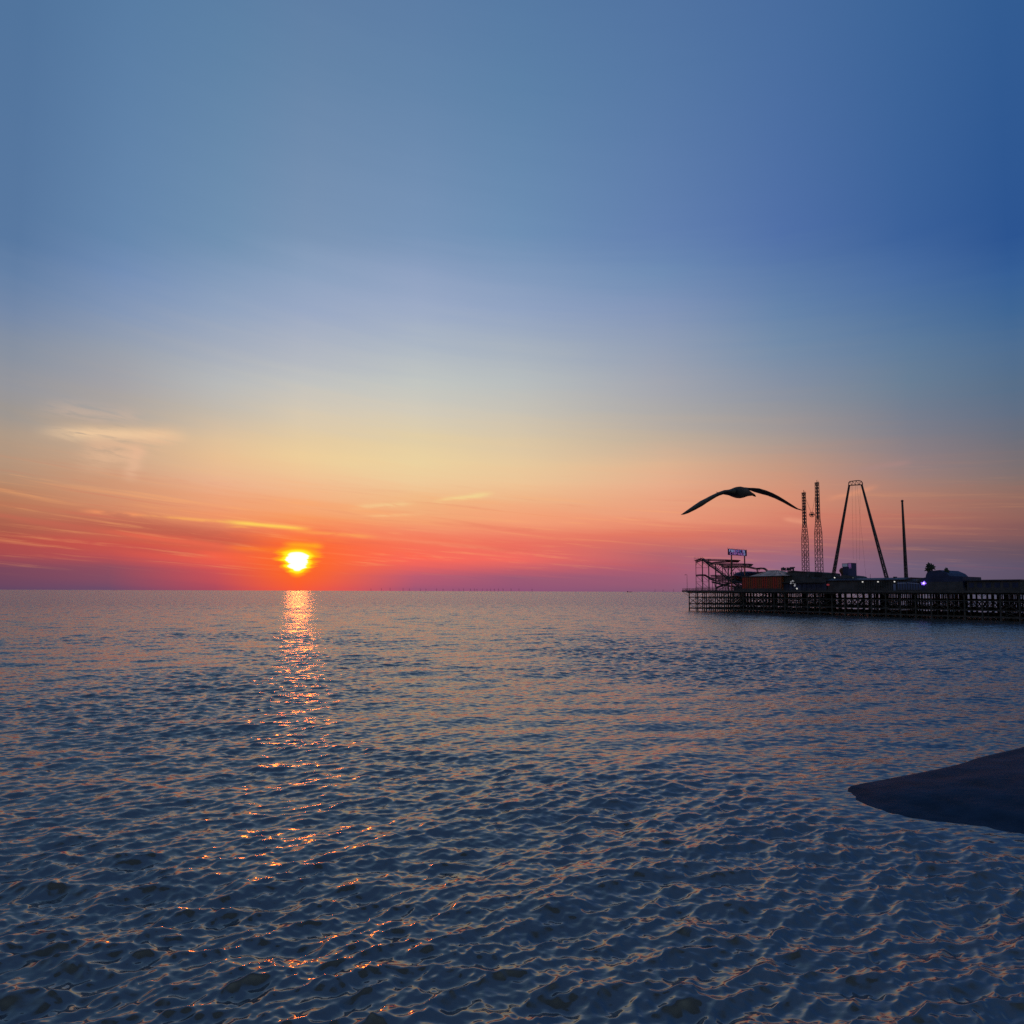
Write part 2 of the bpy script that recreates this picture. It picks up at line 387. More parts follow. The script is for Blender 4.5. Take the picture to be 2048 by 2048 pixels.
# ------------------------------------------------------------------ sea
def gr(px, py):
    d = ray(px, py); k = -CAM_H / d.z; return (d.x * k, d.y * k)
bpts = [gr(*q) for q in ((2300, 1432), (2100, 1474), (1860, 1530), (1750, 1557), (1655, 1583), (1690, 1604), (1790, 1632), (1930, 1662), (2100, 1700), (2400, 1760))]
bpts.append((bpts[-1][0] + 12, -6.0))
def make_sea():
    rng = np.random.default_rng(11)
    rr = [7.0]
    while rr[-1] < 130: rr.append(rr[-1] * (1 + .0025))
    while rr[-1] < 420: rr.append(rr[-1] * (1 + .004))
    while rr[-1] < 3000: rr.append(rr[-1] * 1.012)
    while rr[-1] < 45000: rr.append(rr[-1] * 1.05)
    r = np.array(rr)
    th = np.concatenate([np.linspace(-75, -46, 60)[:-1], np.linspace(-46, 46, 1500), np.linspace(46, 75, 60)[1:]]) * math.pi / 180
    rg, tg = np.meshgrid(r, th, indexing='ij')
    X = rg * np.sin(tg); Y = rg * np.cos(tg)
    X0, Y0 = X.copy(), Y.copy()
    Z = np.zeros_like(X)
    spc = np.maximum(np.gradient(r)[:, None] * np.ones_like(tg), rg * (92 / 1500 * math.pi / 180))
    # smooth random gust field that roughens and calms the short waves
    G = np.zeros_like(X)
    for k in range(14):
        lam = rng.uniform(14, 90); a = rng.uniform(0, 2 * math.pi)
        G += np.sin(2 * math.pi / lam * (X0 * math.cos(a) * .6 + Y0 * math.sin(a)) + rng.uniform(0, 6.28))
    G = np.clip(1 + .25 * G, .35, 1.8)
    shx = np.interp(Y0, [p[1] for p in bpts][::-1], [p[0] for p in bpts][::-1])
    shx = np.where(Y0 > bpts[0][1], bpts[0][0] + (Y0 - bpts[0][1]) * 1.8, shx)
    calm = np.clip((shx - X0) / 3.5, .12, 1.0)
    nW = 128
    lams = np.exp(np.linspace(math.log(.20), math.log(9.0), nW))
    main = math.radians(90 + 24)        # travel axis of the chop
    for i, lam in enumerate(lams):
        lam *= rng.uniform(.95, 1.05)
        k = 2 * math.pi / lam
        spread = .62 if lam < 2.5 else .32
        a = main + rng.normal(0, spread) + (0 if lam < 6 else -.02)
        cx, cy = math.cos(a), math.sin(a)
        if lam < .9: sl_ = .041
        elif lam < 2.8: sl_ = .025
        elif lam < 5.5: sl_ = .013
        else: sl_ = .010
        amp = sl_ / k * rng.uniform(.6, 1.4)
        fade = np.clip((lam / spc - 2.2) / 2.5, 0, 1)
        rows = np.where(fade.max(axis=1) > 0)[0]
        if len(rows) == 0: continue
        m = rows[-1] + 1
        A = amp * fade[:m] * calm[:m] * (G[:m] if lam < 2.5 else 1.0)
        ph = k * (X0[:m] * cx + Y0[:m] * cy) + rng.uniform(0, 6.28)
        # slow phase wander so crests are short and broken
        ph += 1.1 * np.sin(X0[:m] * cy * .9 / lam * .8 + Y0[:m] * -cx * .8 / lam + i)
        Z[:m] += A * np.sin(ph)
        q = .60 * A * np.cos(ph)
        X[:m] += q * cx; Y[:m] += q * cy
    n0, n1 = X.shape
    co = np.stack([X, Y, Z], -1).reshape(-1, 3).astype(np.float32)
    idx = np.arange(n0 * n1).reshape(n0, n1)
    q = np.stack([idx[:-1, :-1], idx[:-1, 1:], idx[1:, 1:], idx[1:, :-1]], -1).reshape(-1, 4)[:, ::-1].astype(np.int32)
    me = bpy.data.meshes.new('sea')
    me.vertices.add(len(co)); me.vertices.foreach_set('co', co.ravel())
    me.loops.add(q.size); me.loops.foreach_set('vertex_index', q.ravel())
    me.polygons.add(len(q)); me.polygons.foreach_set('loop_start', np.arange(0, q.size, 4, dtype=np.int32))
    me.polygons.foreach_set('use_smooth', np.ones(len(q), dtype=bool))
    me.update(calc_edges=True)
    o = bpy.data.objects.new('sea', me); C.objects.link(o)
    o['kind'] = 'structure'; o['label'] = 'dark rippled sea under the sunset'
    m, t, b = new_mat('sea_water')
    b.inputs['Base Color'].default_value = (.076, .076, .080, 1)
    b.inputs['Roughness'].default_value = .11
    b.inputs['IOR'].default_value = 2.1
    tcx = t.nodes.new('ShaderNodeTexCoord')
    def nz_(scale, sx, sy, detail, rough, rot):
        mp = t.nodes.new('ShaderNodeMapping'); mp.inputs['Scale'].default_value = (sx, sy, 1); mp.inputs['Rotation'].default_value = (0, 0, rot)
        t.links.new(tcx.outputs['Object'], mp.inputs['Vector'])
        n = t.nodes.new('ShaderNodeTexNoise'); n.inputs['Scale'].default_value = scale; n.inputs['Detail'].default_value = detail
        n.inputs['Roughness'].default_value = rough; t.links.new(mp.outputs[0], n.inputs['Vector']); return n.outputs['Fac']
    # ripples too fine for the mesh tilt the surface normal directly
    def nvec(scale, sx, sy, detail, rough, rot, k):
        mp = t.nodes.new('ShaderNodeMapping'); mp.inputs['Scale'].default_value = (sx, sy, 1); mp.inputs['Rotation'].default_value = (0, 0, rot)
        t.links.new(tcx.outputs['Object'], mp.inputs['Vector'])
        n = t.nodes.new('ShaderNodeTexNoise'); n.noise_dimensions = '2D'; n.inputs['Scale'].default_value = scale; n.inputs['Detail'].default_value = detail
        n.inputs['Roughness'].default_value = rough; t.links.new(mp.outputs[0], n.inputs['Vector'])
        v = t.nodes.new('ShaderNodeVectorMath'); v.operation = 'SUBTRACT'; v.inputs[1].default_value = (.5, .5, .5); t.links.new(n.outputs['Color'], v.inputs[0])
        w = t.nodes.new('ShaderNodeVectorMath'); w.operation = 'MULTIPLY'; w.inputs[1].default_value = (k, k, 0); t.links.new(v.outputs[0], w.inputs[0])
        return w.outputs[0]
    ge = t.nodes.new('ShaderNodeNewGeometry')
    def vadd(a, b_):
        v = t.nodes.new('ShaderNodeVectorMath'); v.operation = 'ADD'; t.links.new(a, v.inputs[0]); t.links.new(b_, v.inputs[1]); return v.outputs[0]
    fine = nvec(1.0, 1.6, 4.5, 3, .6, R(-22), .72)
    # beyond the modelled waves the same slopes go on as texture
    far = nvec(1.0, .35, .9, 4, .65, R(-22), 1.1)
    # wind chop leans towards the beach: its shoreward faces are the steep, broad ones
    lean = t.nodes.new('ShaderNodeCombineXYZ'); lean.inputs[0].default_value = -.02
    ln = t.nodes.new('ShaderNodeVectorMath'); ln.operation = 'LENGTH'; t.links.new(ge.outputs['Position'], ln.inputs[0])
    mr = t.nodes.new('ShaderNodeMapRange'); mr.inputs[1].default_value = 90; mr.inputs[2].default_value = 420; t.links.new(ln.outputs['Value'], mr.inputs[0])
    ml = t.nodes.new('ShaderNodeMapRange'); ml.inputs[1].default_value = 30; ml.inputs[2].default_value = 450; ml.inputs[3].default_value = -.035; ml.inputs[4].default_value = -.15
    t.links.new(ln.outputs['Value'], ml.inputs[0]); t.links.new(ml.outputs[0], lean.inputs[1])
    sc_ = t.nodes.new('ShaderNodeVectorMath'); sc_.operation = 'SCALE'; t.links.new(far, sc_.inputs[0]); t.links.new(mr.outputs[0], sc_.inputs['Scale'])
    nn = t.nodes.new('ShaderNodeVectorMath'); nn.operation = 'NORMALIZE'
    t.links.new(vadd(vadd(vadd(ge.outputs['Normal'], lean.outputs[0]), fine), sc_.outputs[0]), nn.inputs[0])
    t.links.new(nn.outputs[0], b.inputs['Normal'])
    me.materials.append(m)
    return o
make_sea()

# wet shore in the near right corner
def make_shore():
    def bx(y):
        for (xa, ya), (xb, yb) in zip(bpts[:-1], bpts[1:]):
            if yb <= y <= ya: return xa + (xb - xa) * (ya - y) / (ya - yb)
        return bpts[0][0] + (y - bpts[0][1]) * 1.8 if y > bpts[0][1] else bpts[-1][0]
    ny, nx = 150, 110
    vs, fs = [], []
    for j in range(ny):
        y = -6 + 60 * j / (ny - 1)
        x0 = bx(y)
        for i in range(nx):
            d = -1.5 + 42 * (i / (nx - 1)) ** 1.5
            h = .10 * (d - .8) + .05 * math.sin(y * .55 + d * .4) + .025 * math.sin(y * 1.7 - d * 1.1) + .02 * math.sin(y * .31 + d * 2.3) - .01
            vs.append((x0 + d, y + .25 * math.sin(d * .7), min(h, 3.4)))
    for j in range(ny - 1):
        for i in range(nx - 1):
            a = j * nx + i; fs.append((a, a + 1, a + nx + 1, a + nx))
    me = bpy.data.meshes.new('shore'); me.from_pydata(vs, [], fs)
    me.polygons.foreach_set('use_smooth', [True] * len(fs)); me.update()
    o = bpy.data.objects.new('shore', me); C.objects.link(o); o['kind'] = 'structure'
    o['label'] = 'dark wet sand at the edge of the water'
    me.materials.append(mat('wet_sand', (.018, .040, .080), .8, 0, .3, .9, .12, .12))
make_shore()

# ------------------------------------------------------------------ pier
DZ = 8.55                                     # top of the deck
BAY = 4.45; NB = 40; NR = 12
def make_pier():
    p = thing('pier', 'long dark iron pier on many thin piles standing in the calm sea', 'pier', W(0, 0, 0))
    L = NB * BAY + 2
    # decking: one slab with plank joints, fascia girder, joists
    d = MB(); d.box(-2.6, L, -1.1, NR * BAY - BAY + 1.2, DZ - .22, DZ); d.build('deck', WOOD, p)
    f = MB()
    f.box(-2.6, L, -1.34, -1.1, DZ - .58, DZ + .06)
    f.box(-2.84, -2.6, -1.34, (NR - 1) * BAY + 1.4, DZ - .58, DZ + .06)
    f.build('edge_girder', IRON, p)
    j = MB()
    for r_ in range(NR): j.box(-2.4, L, r_ * BAY - .12, r_ * BAY + .12, DZ - .62, DZ - .225)
    for b_ in range(NB + 1): j.box(b_ * BAY - .1, b_ * BAY + .1, -1.08, (NR - 1) * BAY + 1, DZ - .85, DZ - .63)
    j.build('deck_joists', IRON, p)
    # piles: the hundred that show largest one by one, the rest together
    cnt = 0; rest = MB()
    order = sorted([(b_, r_) for b_ in range(NB + 1) for r_ in range(NR)], key=lambda q: q[1] * 2 + abs(q[0]) * .05)
    for (b_, r_) in order:
        s_, t_ = b_ * BAY, r_ * BAY
        if r_ % 4 == 3 and b_ % 9 == 5: continue
        rad = .23 if r_ == 0 else .19
        js, jt = random.uniform(-.12, .12), random.uniform(-.12, .12)
        mb = MB() if cnt < 100 else rest
        a = W(s_, t_, -2.5); b2 = W(s_ + js * .3, t_ + jt * .3, DZ - .86)
        mb.tube([a, W(s_, t_, 1.3)], rad * 1.28, 8)
        mb.tube([W(s_, t_, 1.3), b2], rad, 8)
        mb.tube([W(s_, t_, 5.45), W(s_, t_, 5.8)], rad * 1.4, 8)
        mb.tube([W(s_, t_, 2.65), W(s_, t_, 3.0)], rad * 1.4, 8)
        if cnt < 100: mb.build('pile', IRON, p)
        cnt += 1
    ro = rest.build('pile', IRON, p); ro['kind'] = 'stuff'
    # walings, one beam per row and tier
    for k, z in enumerate((5.62, 2.80, .95)):
        w = .24 if k < 2 else .34
        m0 = MB().box(-.1, L - 1, -w / 2, w / 2, z - w / 2, z + w / 2); m0.build('waling', IRON, p)
        mm = MB()
        for r_ in range(1, NR): mm.box(0 if k < 2 else 8, L - 1, r_ * BAY - .09, r_ * BAY + .09, z - .11, z + .11)
        for b_ in range(NB + 1): mm.box(b_ * BAY - .08, b_ * BAY + .08, .2, (NR - 1) * BAY, z + .115, z + .30)
        o = mm.build('waling', IRON, p); o['kind'] = 'stuff'
    # bracing
    nx = 0; other = MB()
    for b_ in range(NB):
        s0, s1 = b_ * BAY + .2, (b_ + 1) * BAY - .2
        tiers = [(3.0, 5.4)]
        if b_ < 12 or b_ % 7 == 4: tiers.append((1.1, 2.65))
        for (z0, z1) in tiers:
            m = MB(); m.bar(W(s0, -.05, z0), W(s1, -.05, z1), .11); m.bar(W(s0, .05, z1), W(s1, .05, z0), .11)
            m.build('cross_brace', IRON, p)
        MB().bar(W(s0, 0, 6.9), W(s0 + 1.0, 0, DZ - .9), .1).build('knee_brace', IRON, p)
        MB().bar(W(s1, 0, 6.9), W(s1 - 1.0, 0, DZ - .9), .1).build('knee_brace', IRON, p)
    for b_ in range(NB + 1):
        for r_ in range(NR - 1):
            t0, t1 = r_ * BAY + .2, (r_ + 1) * BAY - .2
            if random.random() < .72:
                other.bar(W(b_ * BAY - .05, t0, 3.1), W(b_ * BAY - .05, t1, 5.4), .11)
                other.bar(W(b_ * BAY + .06, t0, 5.4), W(b_ * BAY + .06, t1, 3.1), .11)
            if b_ < 14 and random.random() < .5:
                other.bar(W(b_ * BAY, t0, 5.9), W(b_ * BAY, t1, 7.5), .09)
            if b_ < 12 and random.random() < .6:
                other.bar(W(b_ * BAY, t0, 1.1), W(b_ * BAY, t1, 2.6), .09)
        # some longitudinal bracing on inner rows
        if b_ < NB:
            for r_ in (2, 5, 8):
                if random.random() < .5:
                    other.bar(W(b_ * BAY, r_ * BAY, 3.1), W((b_ + 1) * BAY, r_ * BAY, 5.4), .10)
    o = other.build('cross_brace', IRON, p); o['kind'] = 'stuff'
    # service pipe and landing under the end bay
    MB().tube([W(-1, -.7, DZ - .95), W(L - 2, -.7, DZ - .95)], .12, 8).build('service_pipe', IRON, p)
    e = MB(); e.bar(W(-2.5, -1.2, DZ - .6), W(-.1, 0, DZ - 2.4), .12); e.bar(W(-2.5, 3, DZ - .6), W(-.1, BAY, DZ - 2.4), .12)
    e.build('end_bracket', IRON, p)
    # railing
    rl = MB()
    def rail(a, b, n):
        for k in range(n + 1):
            q = a.lerp(b, k / n); rl.bar(q, q + Vector((0, 0, .95)), .07)
        for h in (.18, .42, .68, .95): rl.bar(a + Vector((0, 0, h)), b + Vector((0, 0, h)), .05)
        nn = n * 5
        for k in range(nn):
            q = a.lerp(b, (k + .5) / nn); rl.bar(q, q + Vector((0, 0, .9)), .025)
    rail(W(-2.6, -1.2, DZ), W(L, -1.2, DZ), 92)
    rail(W(-2.6, -1.2, DZ), W(-2.6, (NR - 1) * BAY + 1, DZ), 24)
    rl.build('railing', STEEL, p)
    return p
make_pier()

# ------------------------------------------------------------------ lamp post on the pier end
def lamp_post(px, pytop, t, label):
    s, ztop = stz(px, pytop, t)
    o = thing('lamp_post', label, 'lamp post', W(s, t, DZ))
    m = MB(); m.tube([W(s, t, DZ), W(s, t, DZ + .9), W(s, t, DZ + .95), W(s, t, ztop)], [.16, .14, .09, .06], 8); m.build('pole', STEEL, o)
    m = MB(); m.tube([W(s, t, ztop), W(s - .5, t, ztop + .12), W(s - .7, t, ztop + .05)], .05, 6)
    m.box(s - 1.15, s - .5, t - .17, t + .17, ztop - .12, ztop + .08); m.build('lamp_head', STEEL, o)
    return o
lamp_post(1374, 1149.5, .3, 'thin unlit lamp post at the seaward end of the pier')

# ------------------------------------------------------------------ roller coaster
def z3(x, y): return 1360 + x / 9.66, 1070 + y / 9.66
def smooth(pts, n=6):
    out = []
    P = [pts[0]] + pts + [pts[-1]]
    for i in range(1, len(P) - 2):
        for k in range(n):
            t = k / n
            a, b, c, d = P[i - 1], P[i], P[i + 1], P[i + 2]
            out.append(.5 * ((2 * b) + (c - a) * t + (2 * a - 5 * b + 4 * c - d) * t * t + (3 * b - a - 3 * c + d) * t ** 3))
    out.append(pts[-1]); return out
def coaster():
    o = thing('roller_coaster', 'spindly roller coaster with flat hairpin tracks at the end of the pier', 'roller coaster', W(12, 8, DZ))
    def track(pts, name='track', material=STEEL, gauge=.55, depth=.42, step=1):
        P = smooth([PT(*z3(x, y), t) for x, y, t in pts])
        m = MB()
        L_, R_ = [], []
        for i, p in enumerate(P):
            d = (P[min(i + 1, len(P) - 1)] - P[max(i - 1, 0)]); d.z = 0
            side = Vector((d.y, -d.x, 0)).normalized() * gauge if d.length > 1e-5 else Vector(N) * gauge
            L_.append(p + side); R_.append(p - side)
        m.tube(L_, .13, 6); m.tube(R_, .13, 6)
        low = [p - Vector((0, 0, depth)) for p in P]
        m.tube(low, .22, 6)
        for i in range(0, len(P), step):
            m.bar(L_[i], R_[i], .09); m.bar(L_[i], low[i], .07); m.bar(R_[i], low[i], .07)
        m.build(name, material, o); return P
    paths = []
    lift = [(310,492,6),(370,475,6),(440,456,6),(500,500,6),(560,552,6),(650,610,6),(760,690,6),(870,775,6),(960,850,6),(1050,905,6),(1130,955,6),(1190,985,6)]
    paths.append(track(lift, 'lift_track', STEEL, .7, .8))
    MB().tube([PT(*z3(x, y - 18), 5.2) for x, y, t in lift], .06, 6).build('walkway_rail', STEEL, o)
    paths.append(track([(460,472,8),(700,473,8),(950,480,9),(1080,486,10),(1132,496,14),(1080,504,18),(900,506,19),(700,520,19),(600,532,18),(520,512,15)]))
    paths.append(track([(900,490,8),(1010,488,8),(1090,488,10),(1128,496,13),(1090,504,17)], 'track_curve', REDM, .75, .5))
    paths.append(track([(600,545,8),(760,546,8),(1000,550,8),(1250,556,9),(1345,562,10),(1384,572,14),(1340,582,18),(1150,582,19),(950,574,19),(760,562,18)]))
    paths.append(track([(840,606,9),(960,612,9),(1120,604,9),(1250,604,10),(1360,618,10),(1480,640,10),(1600,634,10),(1660,664,10),(1705,716,10),(1750,790,10)]))
    paths.append(track([(318,772,6),(430,764,6),(490,772,7),(545,806,8),(620,822,9),(760,826,10),(900,830,10),(1040,832,12),(1180,850,14)]))
    paths.append(track([(600,778,8),(760,776,8),(950,790,8),(1080,794,10),(1135,801,14),(1060,808,18),(860,806,19),(700,800,18)]))
    paths.append(track([(1030,790,8),(1095,795,10),(1130,802,13),(1060,809,17)], 'track_curve', REDM, .75, .5))
    paths.append(track([(545,820,6),(640,858,6),(760,888,7),(900,902,8),(1060,905,9),(1200,905,10)]))
    paths.append(track([(740,856,14),(900,862,14),(1060,862,14),(1210,872,16),(1240,880,20)]))
    paths.append(track([(620,900,18),(760,930,18),(900,968,18),(1060,990,18),(1200,1000,18)]))
    paths.append(track([(1060,888,6),(1130,905,6),(1215,925,6)]))
    paths.append(track([(700,1010,18),(800,975,18),(930,930,18),(1060,910,18)]))
    # columns: (x, ytop, t, radius)
    for x, y, t, r_ in [(305,492,6,.12),(430,458,6,.22),(552,462,6,.24),(686,560,6,.26),(930,600,8,.27),(1060,800,8,.2),(1490,645,10,.26),(1190,600,14,.16),
                        (430,500,12,.14),(552,530,14,.16),(820,560,14,.16),(625,830,12,.1),(985,500,18,.22),(1243,560,18,.2),(686,800,18,.2),(870,600,8,.12),(1130,905,8,.2)]:
        px, py = z3(x, y); s, z = stz(px, py, t)
        m = MB(); m.tube([W(s, t, DZ), W(s, t, z)], r_, 8)
        m.box(s - r_ * 2, s + r_ * 2, t - r_ * 2, t + r_ * 2, DZ, DZ + .12)
        if z > DZ + 6: m.bar(W(s - 1.0, t, z - .1), W(s + 1.0, t, z - .1), .14); m.bar(W(s, t, z - 2.2), W(s + 1.2, t, z - .2), .12)
        m.build('column', STEEL, o)
    # girts and diagonals
    def b(x0, y0, x1, y1, t=6, w=.10): MB_.bar(PT(*z3(x0, y0), t), PT(*z3(x1, y1), t), w)
    MB_ = MB()
    for q in [(305,632,552,632),(305,905,552,905),(315,525,425,610),(445,525,548,612),(320,795,425,895),(445,800,550,890),(325,925,425,1010),(445,930,550,1020),
              (405,775,430,900),(310,770,430,770)]: b(*q, w=.12)
    MB_.build('end_frame_brace', STEEL, o)
    MB_ = MB()
    for q in [(700,690,780,560,14),(700,700,830,590,14),(715,560,900,640,14),(760,560,905,720,14),(830,590,925,770,14),(1010,700,1100,600,14),(1010,690,1060,640,10),
              (1070,610,1200,740,14),(1110,610,1200,720,16),(950,790,1000,690,18),(690,720,760,730,14),(690,660,640,640,6),(760,720,800,780,14)]: b(*q[:4], t=q[4], w=.17)
    MB_.build('upper_brace', STEEL, o)
    MB_ = MB()
    for q in [(700,920,900,1050,8),(740,900,930,1040,14),(700,1050,860,930,8),(800,1040,930,920,14),(760,1060,930,960,8),(860,940,930,1030,8),(630,860,700,1050,12),
              (950,940,985,1060,8),(1010,940,1040,1050,8),(1000,1050,1130,960,8)]: b(*q[:4], t=q[4], w=.15)
    MB_.build('lower_brace', STEEL, o)
    # railed platform at the very top corner, station fence
    MB_ = MB()
    for x in (275, 305, 350, 395, 435): b(x, 425, x, 490, 5.5, .06)
    for y in (425, 455, 489): b(275, y, 435, y, 5.5, .05)
    MB_.build('top_platform', STEEL, o)
    MB_ = MB()
    for k in range(60):
        x = 300 + k * 10.5; b(x, 1004, x, 1040, 3, .05)
    b(300, 1004, 930, 1004, 3, .07)
    MB_.build('queue_fence', STEEL, o)
    # station block low on the right
    s0, _ = stz(*z3(1060, 1000), 9); s1, _ = stz(*z3(1215, 1000), 9); _, z1 = stz(*z3(1150, 990), 9)
    m = MB(); m.box(s0, s1, 8, 18, DZ, z1); m.build('station_wall', DARK, o)
    return o
coaster()

# ------------------------------------------------------------------ lit sign on two posts
def sign():
    t = 4.0
    o = thing('illuminated_sign', 'wide blue and violet lit sign on two tall posts above the coaster', 'sign', W(stz(1462, 1178, t)[0], t, DZ))
    for x, yt in ((1462.6, 1098), (1488.8, 1100)):
        s, z = stz(x, yt, t)
        MB().tube([W(s, t, DZ), W(s, t, z)], [.27, .24], 10).build('post', STEEL, o)
    s0, z0 = stz(1457, 1110, t); s1, z1 = stz(1494.6, 1112.4, t)
    zt0 = stz(1457, 1097.4, t)[1]; zt1 = stz(1494.6, 1100.2, t)[1]
    def q(u, v, tt):                      # u along, v up
        s = s0 + (s1 - s0) * u; a = z0 + (z1 - z0) * u; b = zt0 + (zt1 - zt0) * u
        return W(s, tt, a + (b - a) * v)
    m = MB(); f0, f1 = t - .45, t - .27
    i = len(m.v)
    for tt in (f0, f1):
        for u, v in ((0, 0), (1, 0), (1, 1), (0, 1)): m.v.append(q(u, v, tt))
    m.f += [(0,1,2,3),(7,6,5,4),(0,4,5,1),(1,5,6,2),(2,6,7,3),(3,7,4,0)]
    pn = m.build('sign_panel', mat('sign_backing', (.035, .03, .12), .5, 0, .3, .6), o)
    m = MB()
    for k in range(12):
        u = k / 11; m.bar(q(u, .98, t - .36), q(u, 1.10 + .08 * (k % 3 == 0), t - .36), .09)
    m.build('top_spikes', STEEL, o)
    # tube lettering: too small in the photograph to read, so only its strokes are followed
    groups = {'a': MB(), 'b': MB(), 'c': MB()}
    rnd = random.Random(5)
    glyphs = [[(0,0,0,1),(0,1,1,.8),(1,.8,0,.5)],[(0,0,0,1),(0,1,1,1),(0,.5,.8,.5)],[(0,0,.5,1),(.5,1,1,0),(.25,.45,.75,.45)],[(1,1,0,.9),(0,.9,0,.1),(0,.1,1,0)],
              [(0,0,0,1),(1,0,1,1),(0,.5,1,.5)],[(0,1,1,1),(.5,1,.5,0)],[(0,1,0,0),(0,0,1,0),(1,0,1,1)],[(0,0,0,1),(0,1,1,.7),(1,.7,0,.45),(.2,.45,1,0)],[(1,1,0,.7),(0,.7,1,.3),(1,.3,0,0)]]
    for row, (v0, v1, n, x0, x1) in enumerate([(.52, .92, 9, .10, .95), (.10, .44, 8, .14, .97)]):
        for k in range(n):
            g = glyphs[(k * 2 + row * 3) % 9]
            ua = x0 + (x1 - x0) * k / n; ub = ua + (x1 - x0) / n * .68
            key = 'a' if (row == 0 and k < 3) or k == n - 1 else ('c' if row == 1 and k < 5 else rnd.choice('abc'))
            for (a, b, c, d) in g:
                groups[key].bar(q(ua + (ub - ua) * a, v0 + (v1 - v0) * b, t - .55), q(ua + (ub - ua) * c, v0 + (v1 - v0) * d, t - .55), .20)
    for key, mm in (('a', CYAN_L), ('b', BLUE_L), ('c', PINK_L)): groups[key].build('neon_strokes', mm, pn)
sign()

# ------------------------------------------------------------------ striped hall with canvas roof
def hall():
    t0 = .6; depth = 17
    s0, _ = stz(1484.5, 1170, t0); s1, _ = stz(1563, 1170, t0); _, ze = stz(1520, 1152.2, t0)
    o = thing('striped_hall', 'hall with dull red and ochre striped front and pale canvas roof', 'hall', W(s0, t0, DZ))
    m = MB()
    # wall front with thin raised pilasters
    m.box(s0, s1, t0, t0 + depth, DZ, ze)
    m.build('wall', STRIPE, o)
    m = MB()
    n = 18
    for k in range(n + 1):
        s = s0 + (s1 - s0) * k / n; m.box(s - .06, s + .06, t0 - .12, t0 - .002, DZ, ze - .02)
    m.box(s0 - .2, s1 + .2, t0 - .3, t0 - .122, ze - .35, ze - .05); m.box(s0 - .1, s1 + .1, t0 - .28, t0 - .122, DZ + .02, DZ + .8)
    m.build('wall_battens', DARK, o)
    # fluted canvas roof: a hipped tent whose surface sags between ridges
    tp = t0 + 7.5
    sp_, zp = stz(1548, 1140.2, tp)
    sl0 = stz(1498, 1152, t0 - .5)[0]; sr = stz(1578, 1152, t0 - .5)[0]
    me = MB(); nu, nv = 72, 16
    for j in range(nv + 1):
        v = j / nv
        for i in range(nu + 1):
            u = i / nu
            # perimeter walk: front edge, right, back, left
            per = u * 4
            if per < 1: bs, bt = sl0 + (sr - sl0) * per, t0 - .5
            elif per < 2: bs, bt = sr, t0 - .5 + (depth + 1) * (per - 1)
            elif per < 3: bs, bt = sr + (sl0 - sr) * (per - 2), t0 + depth + .5
            else: bs, bt = sl0, t0 + depth + .5 - (depth + 1) * (per - 3)
            # ridge line instead of one point
            rs = min(max(bs, sp_ - 2.2), sp_ + 1.5)
            f = v ** 1.0
            z = ze + (zp - ze) * (f * .80 + .20 * f * f) - .75 * math.sin(math.pi * f) * (1 - abs(math.cos(per * math.pi * 4))) 
            me.v.append(W(bs + (rs - bs) * f, bt + (tp - bt) * f, z))
    for j in range(nv):
        for i in range(nu):
            a = j * (nu + 1) + i; me.f.append((a, a + 1, a + nu + 2, a + nu + 1))
    me.build('canvas_roof', FABRIC, o)
    return o
hall()

# ------------------------------------------------------------------ round navy canopy behind the hall
def canopy():
    t = 22
    sc_, _ = stz(1495, 1165, t)
    o = thing('ride_canopy', 'low navy blue ride canopy with spiky rim between coaster and striped hall', 'ride canopy', W(sc_, t, DZ))
    def Zy(y): return stz(1495, y, t)[1]
    rad = 6.0
    prof = [(1.0, Zy(1166)), (1.02, Zy(1152)), (.93, Zy(1148.5)), (.75, Zy(1145)), (.5, Zy(1143.6)), (.2, Zy(1142.8)), (.0, Zy(1142.6))]
    m = MB(); n = 28
    for (r_, z) in prof:
        for k in range(n):
            a = 2 * math.pi * k / n; m.v.append(W(sc_ + rad * r_ * math.cos(a), t + rad * r_ * math.sin(a), z))
    for j in range(len(prof) - 1):
        for k in range(n):
            a = j * n + k; b = j * n + (k + 1) % n; m.f.append((a, b, b + n, a + n))
    m.build('domed_roof', BLUEM, o)
    m = MB()
    for k in range(16):
        a = 2 * math.pi * k / 16; r_ = rad * .95
        p = W(sc_ + r_ * math.cos(a), t + r_ * math.sin(a), Zy(1150)); m.bar(p, p + Vector((0, 0, .9 + .5 * (k % 2))), .22)
    m.build('roof_finials', BLUEM, o)
    m = MB()
    for k in range(10):
        a = 2 * math.pi * k / 10; MB().tube([W(sc_ + rad * .95 * math.cos(a), t + rad * .95 * math.sin(a), DZ), W(sc_ + rad * .95 * math.cos(a), t + rad * .95 * math.sin(a), Zy(1166))], .15, 6).build('support_post', STEEL, o)
    m = MB(); s_, _ = stz(1508, 1150, t - 4)
    for k in range(9):
        sx = s_ - 4 + k; zz = stz(1508, 1144.5 + (k % 3), t - 4)[1]; m.bar(W(sx, t - 4, zz - 2.5), W(sx + .3, t - 4, zz), .35)
    m.bar(W(s_ - 5, t - 4, Zy(1148)), W(s_ + 5, t - 4, Zy(1147)), .9); m.build('rim_ornaments', BLUEM, o)
canopy()

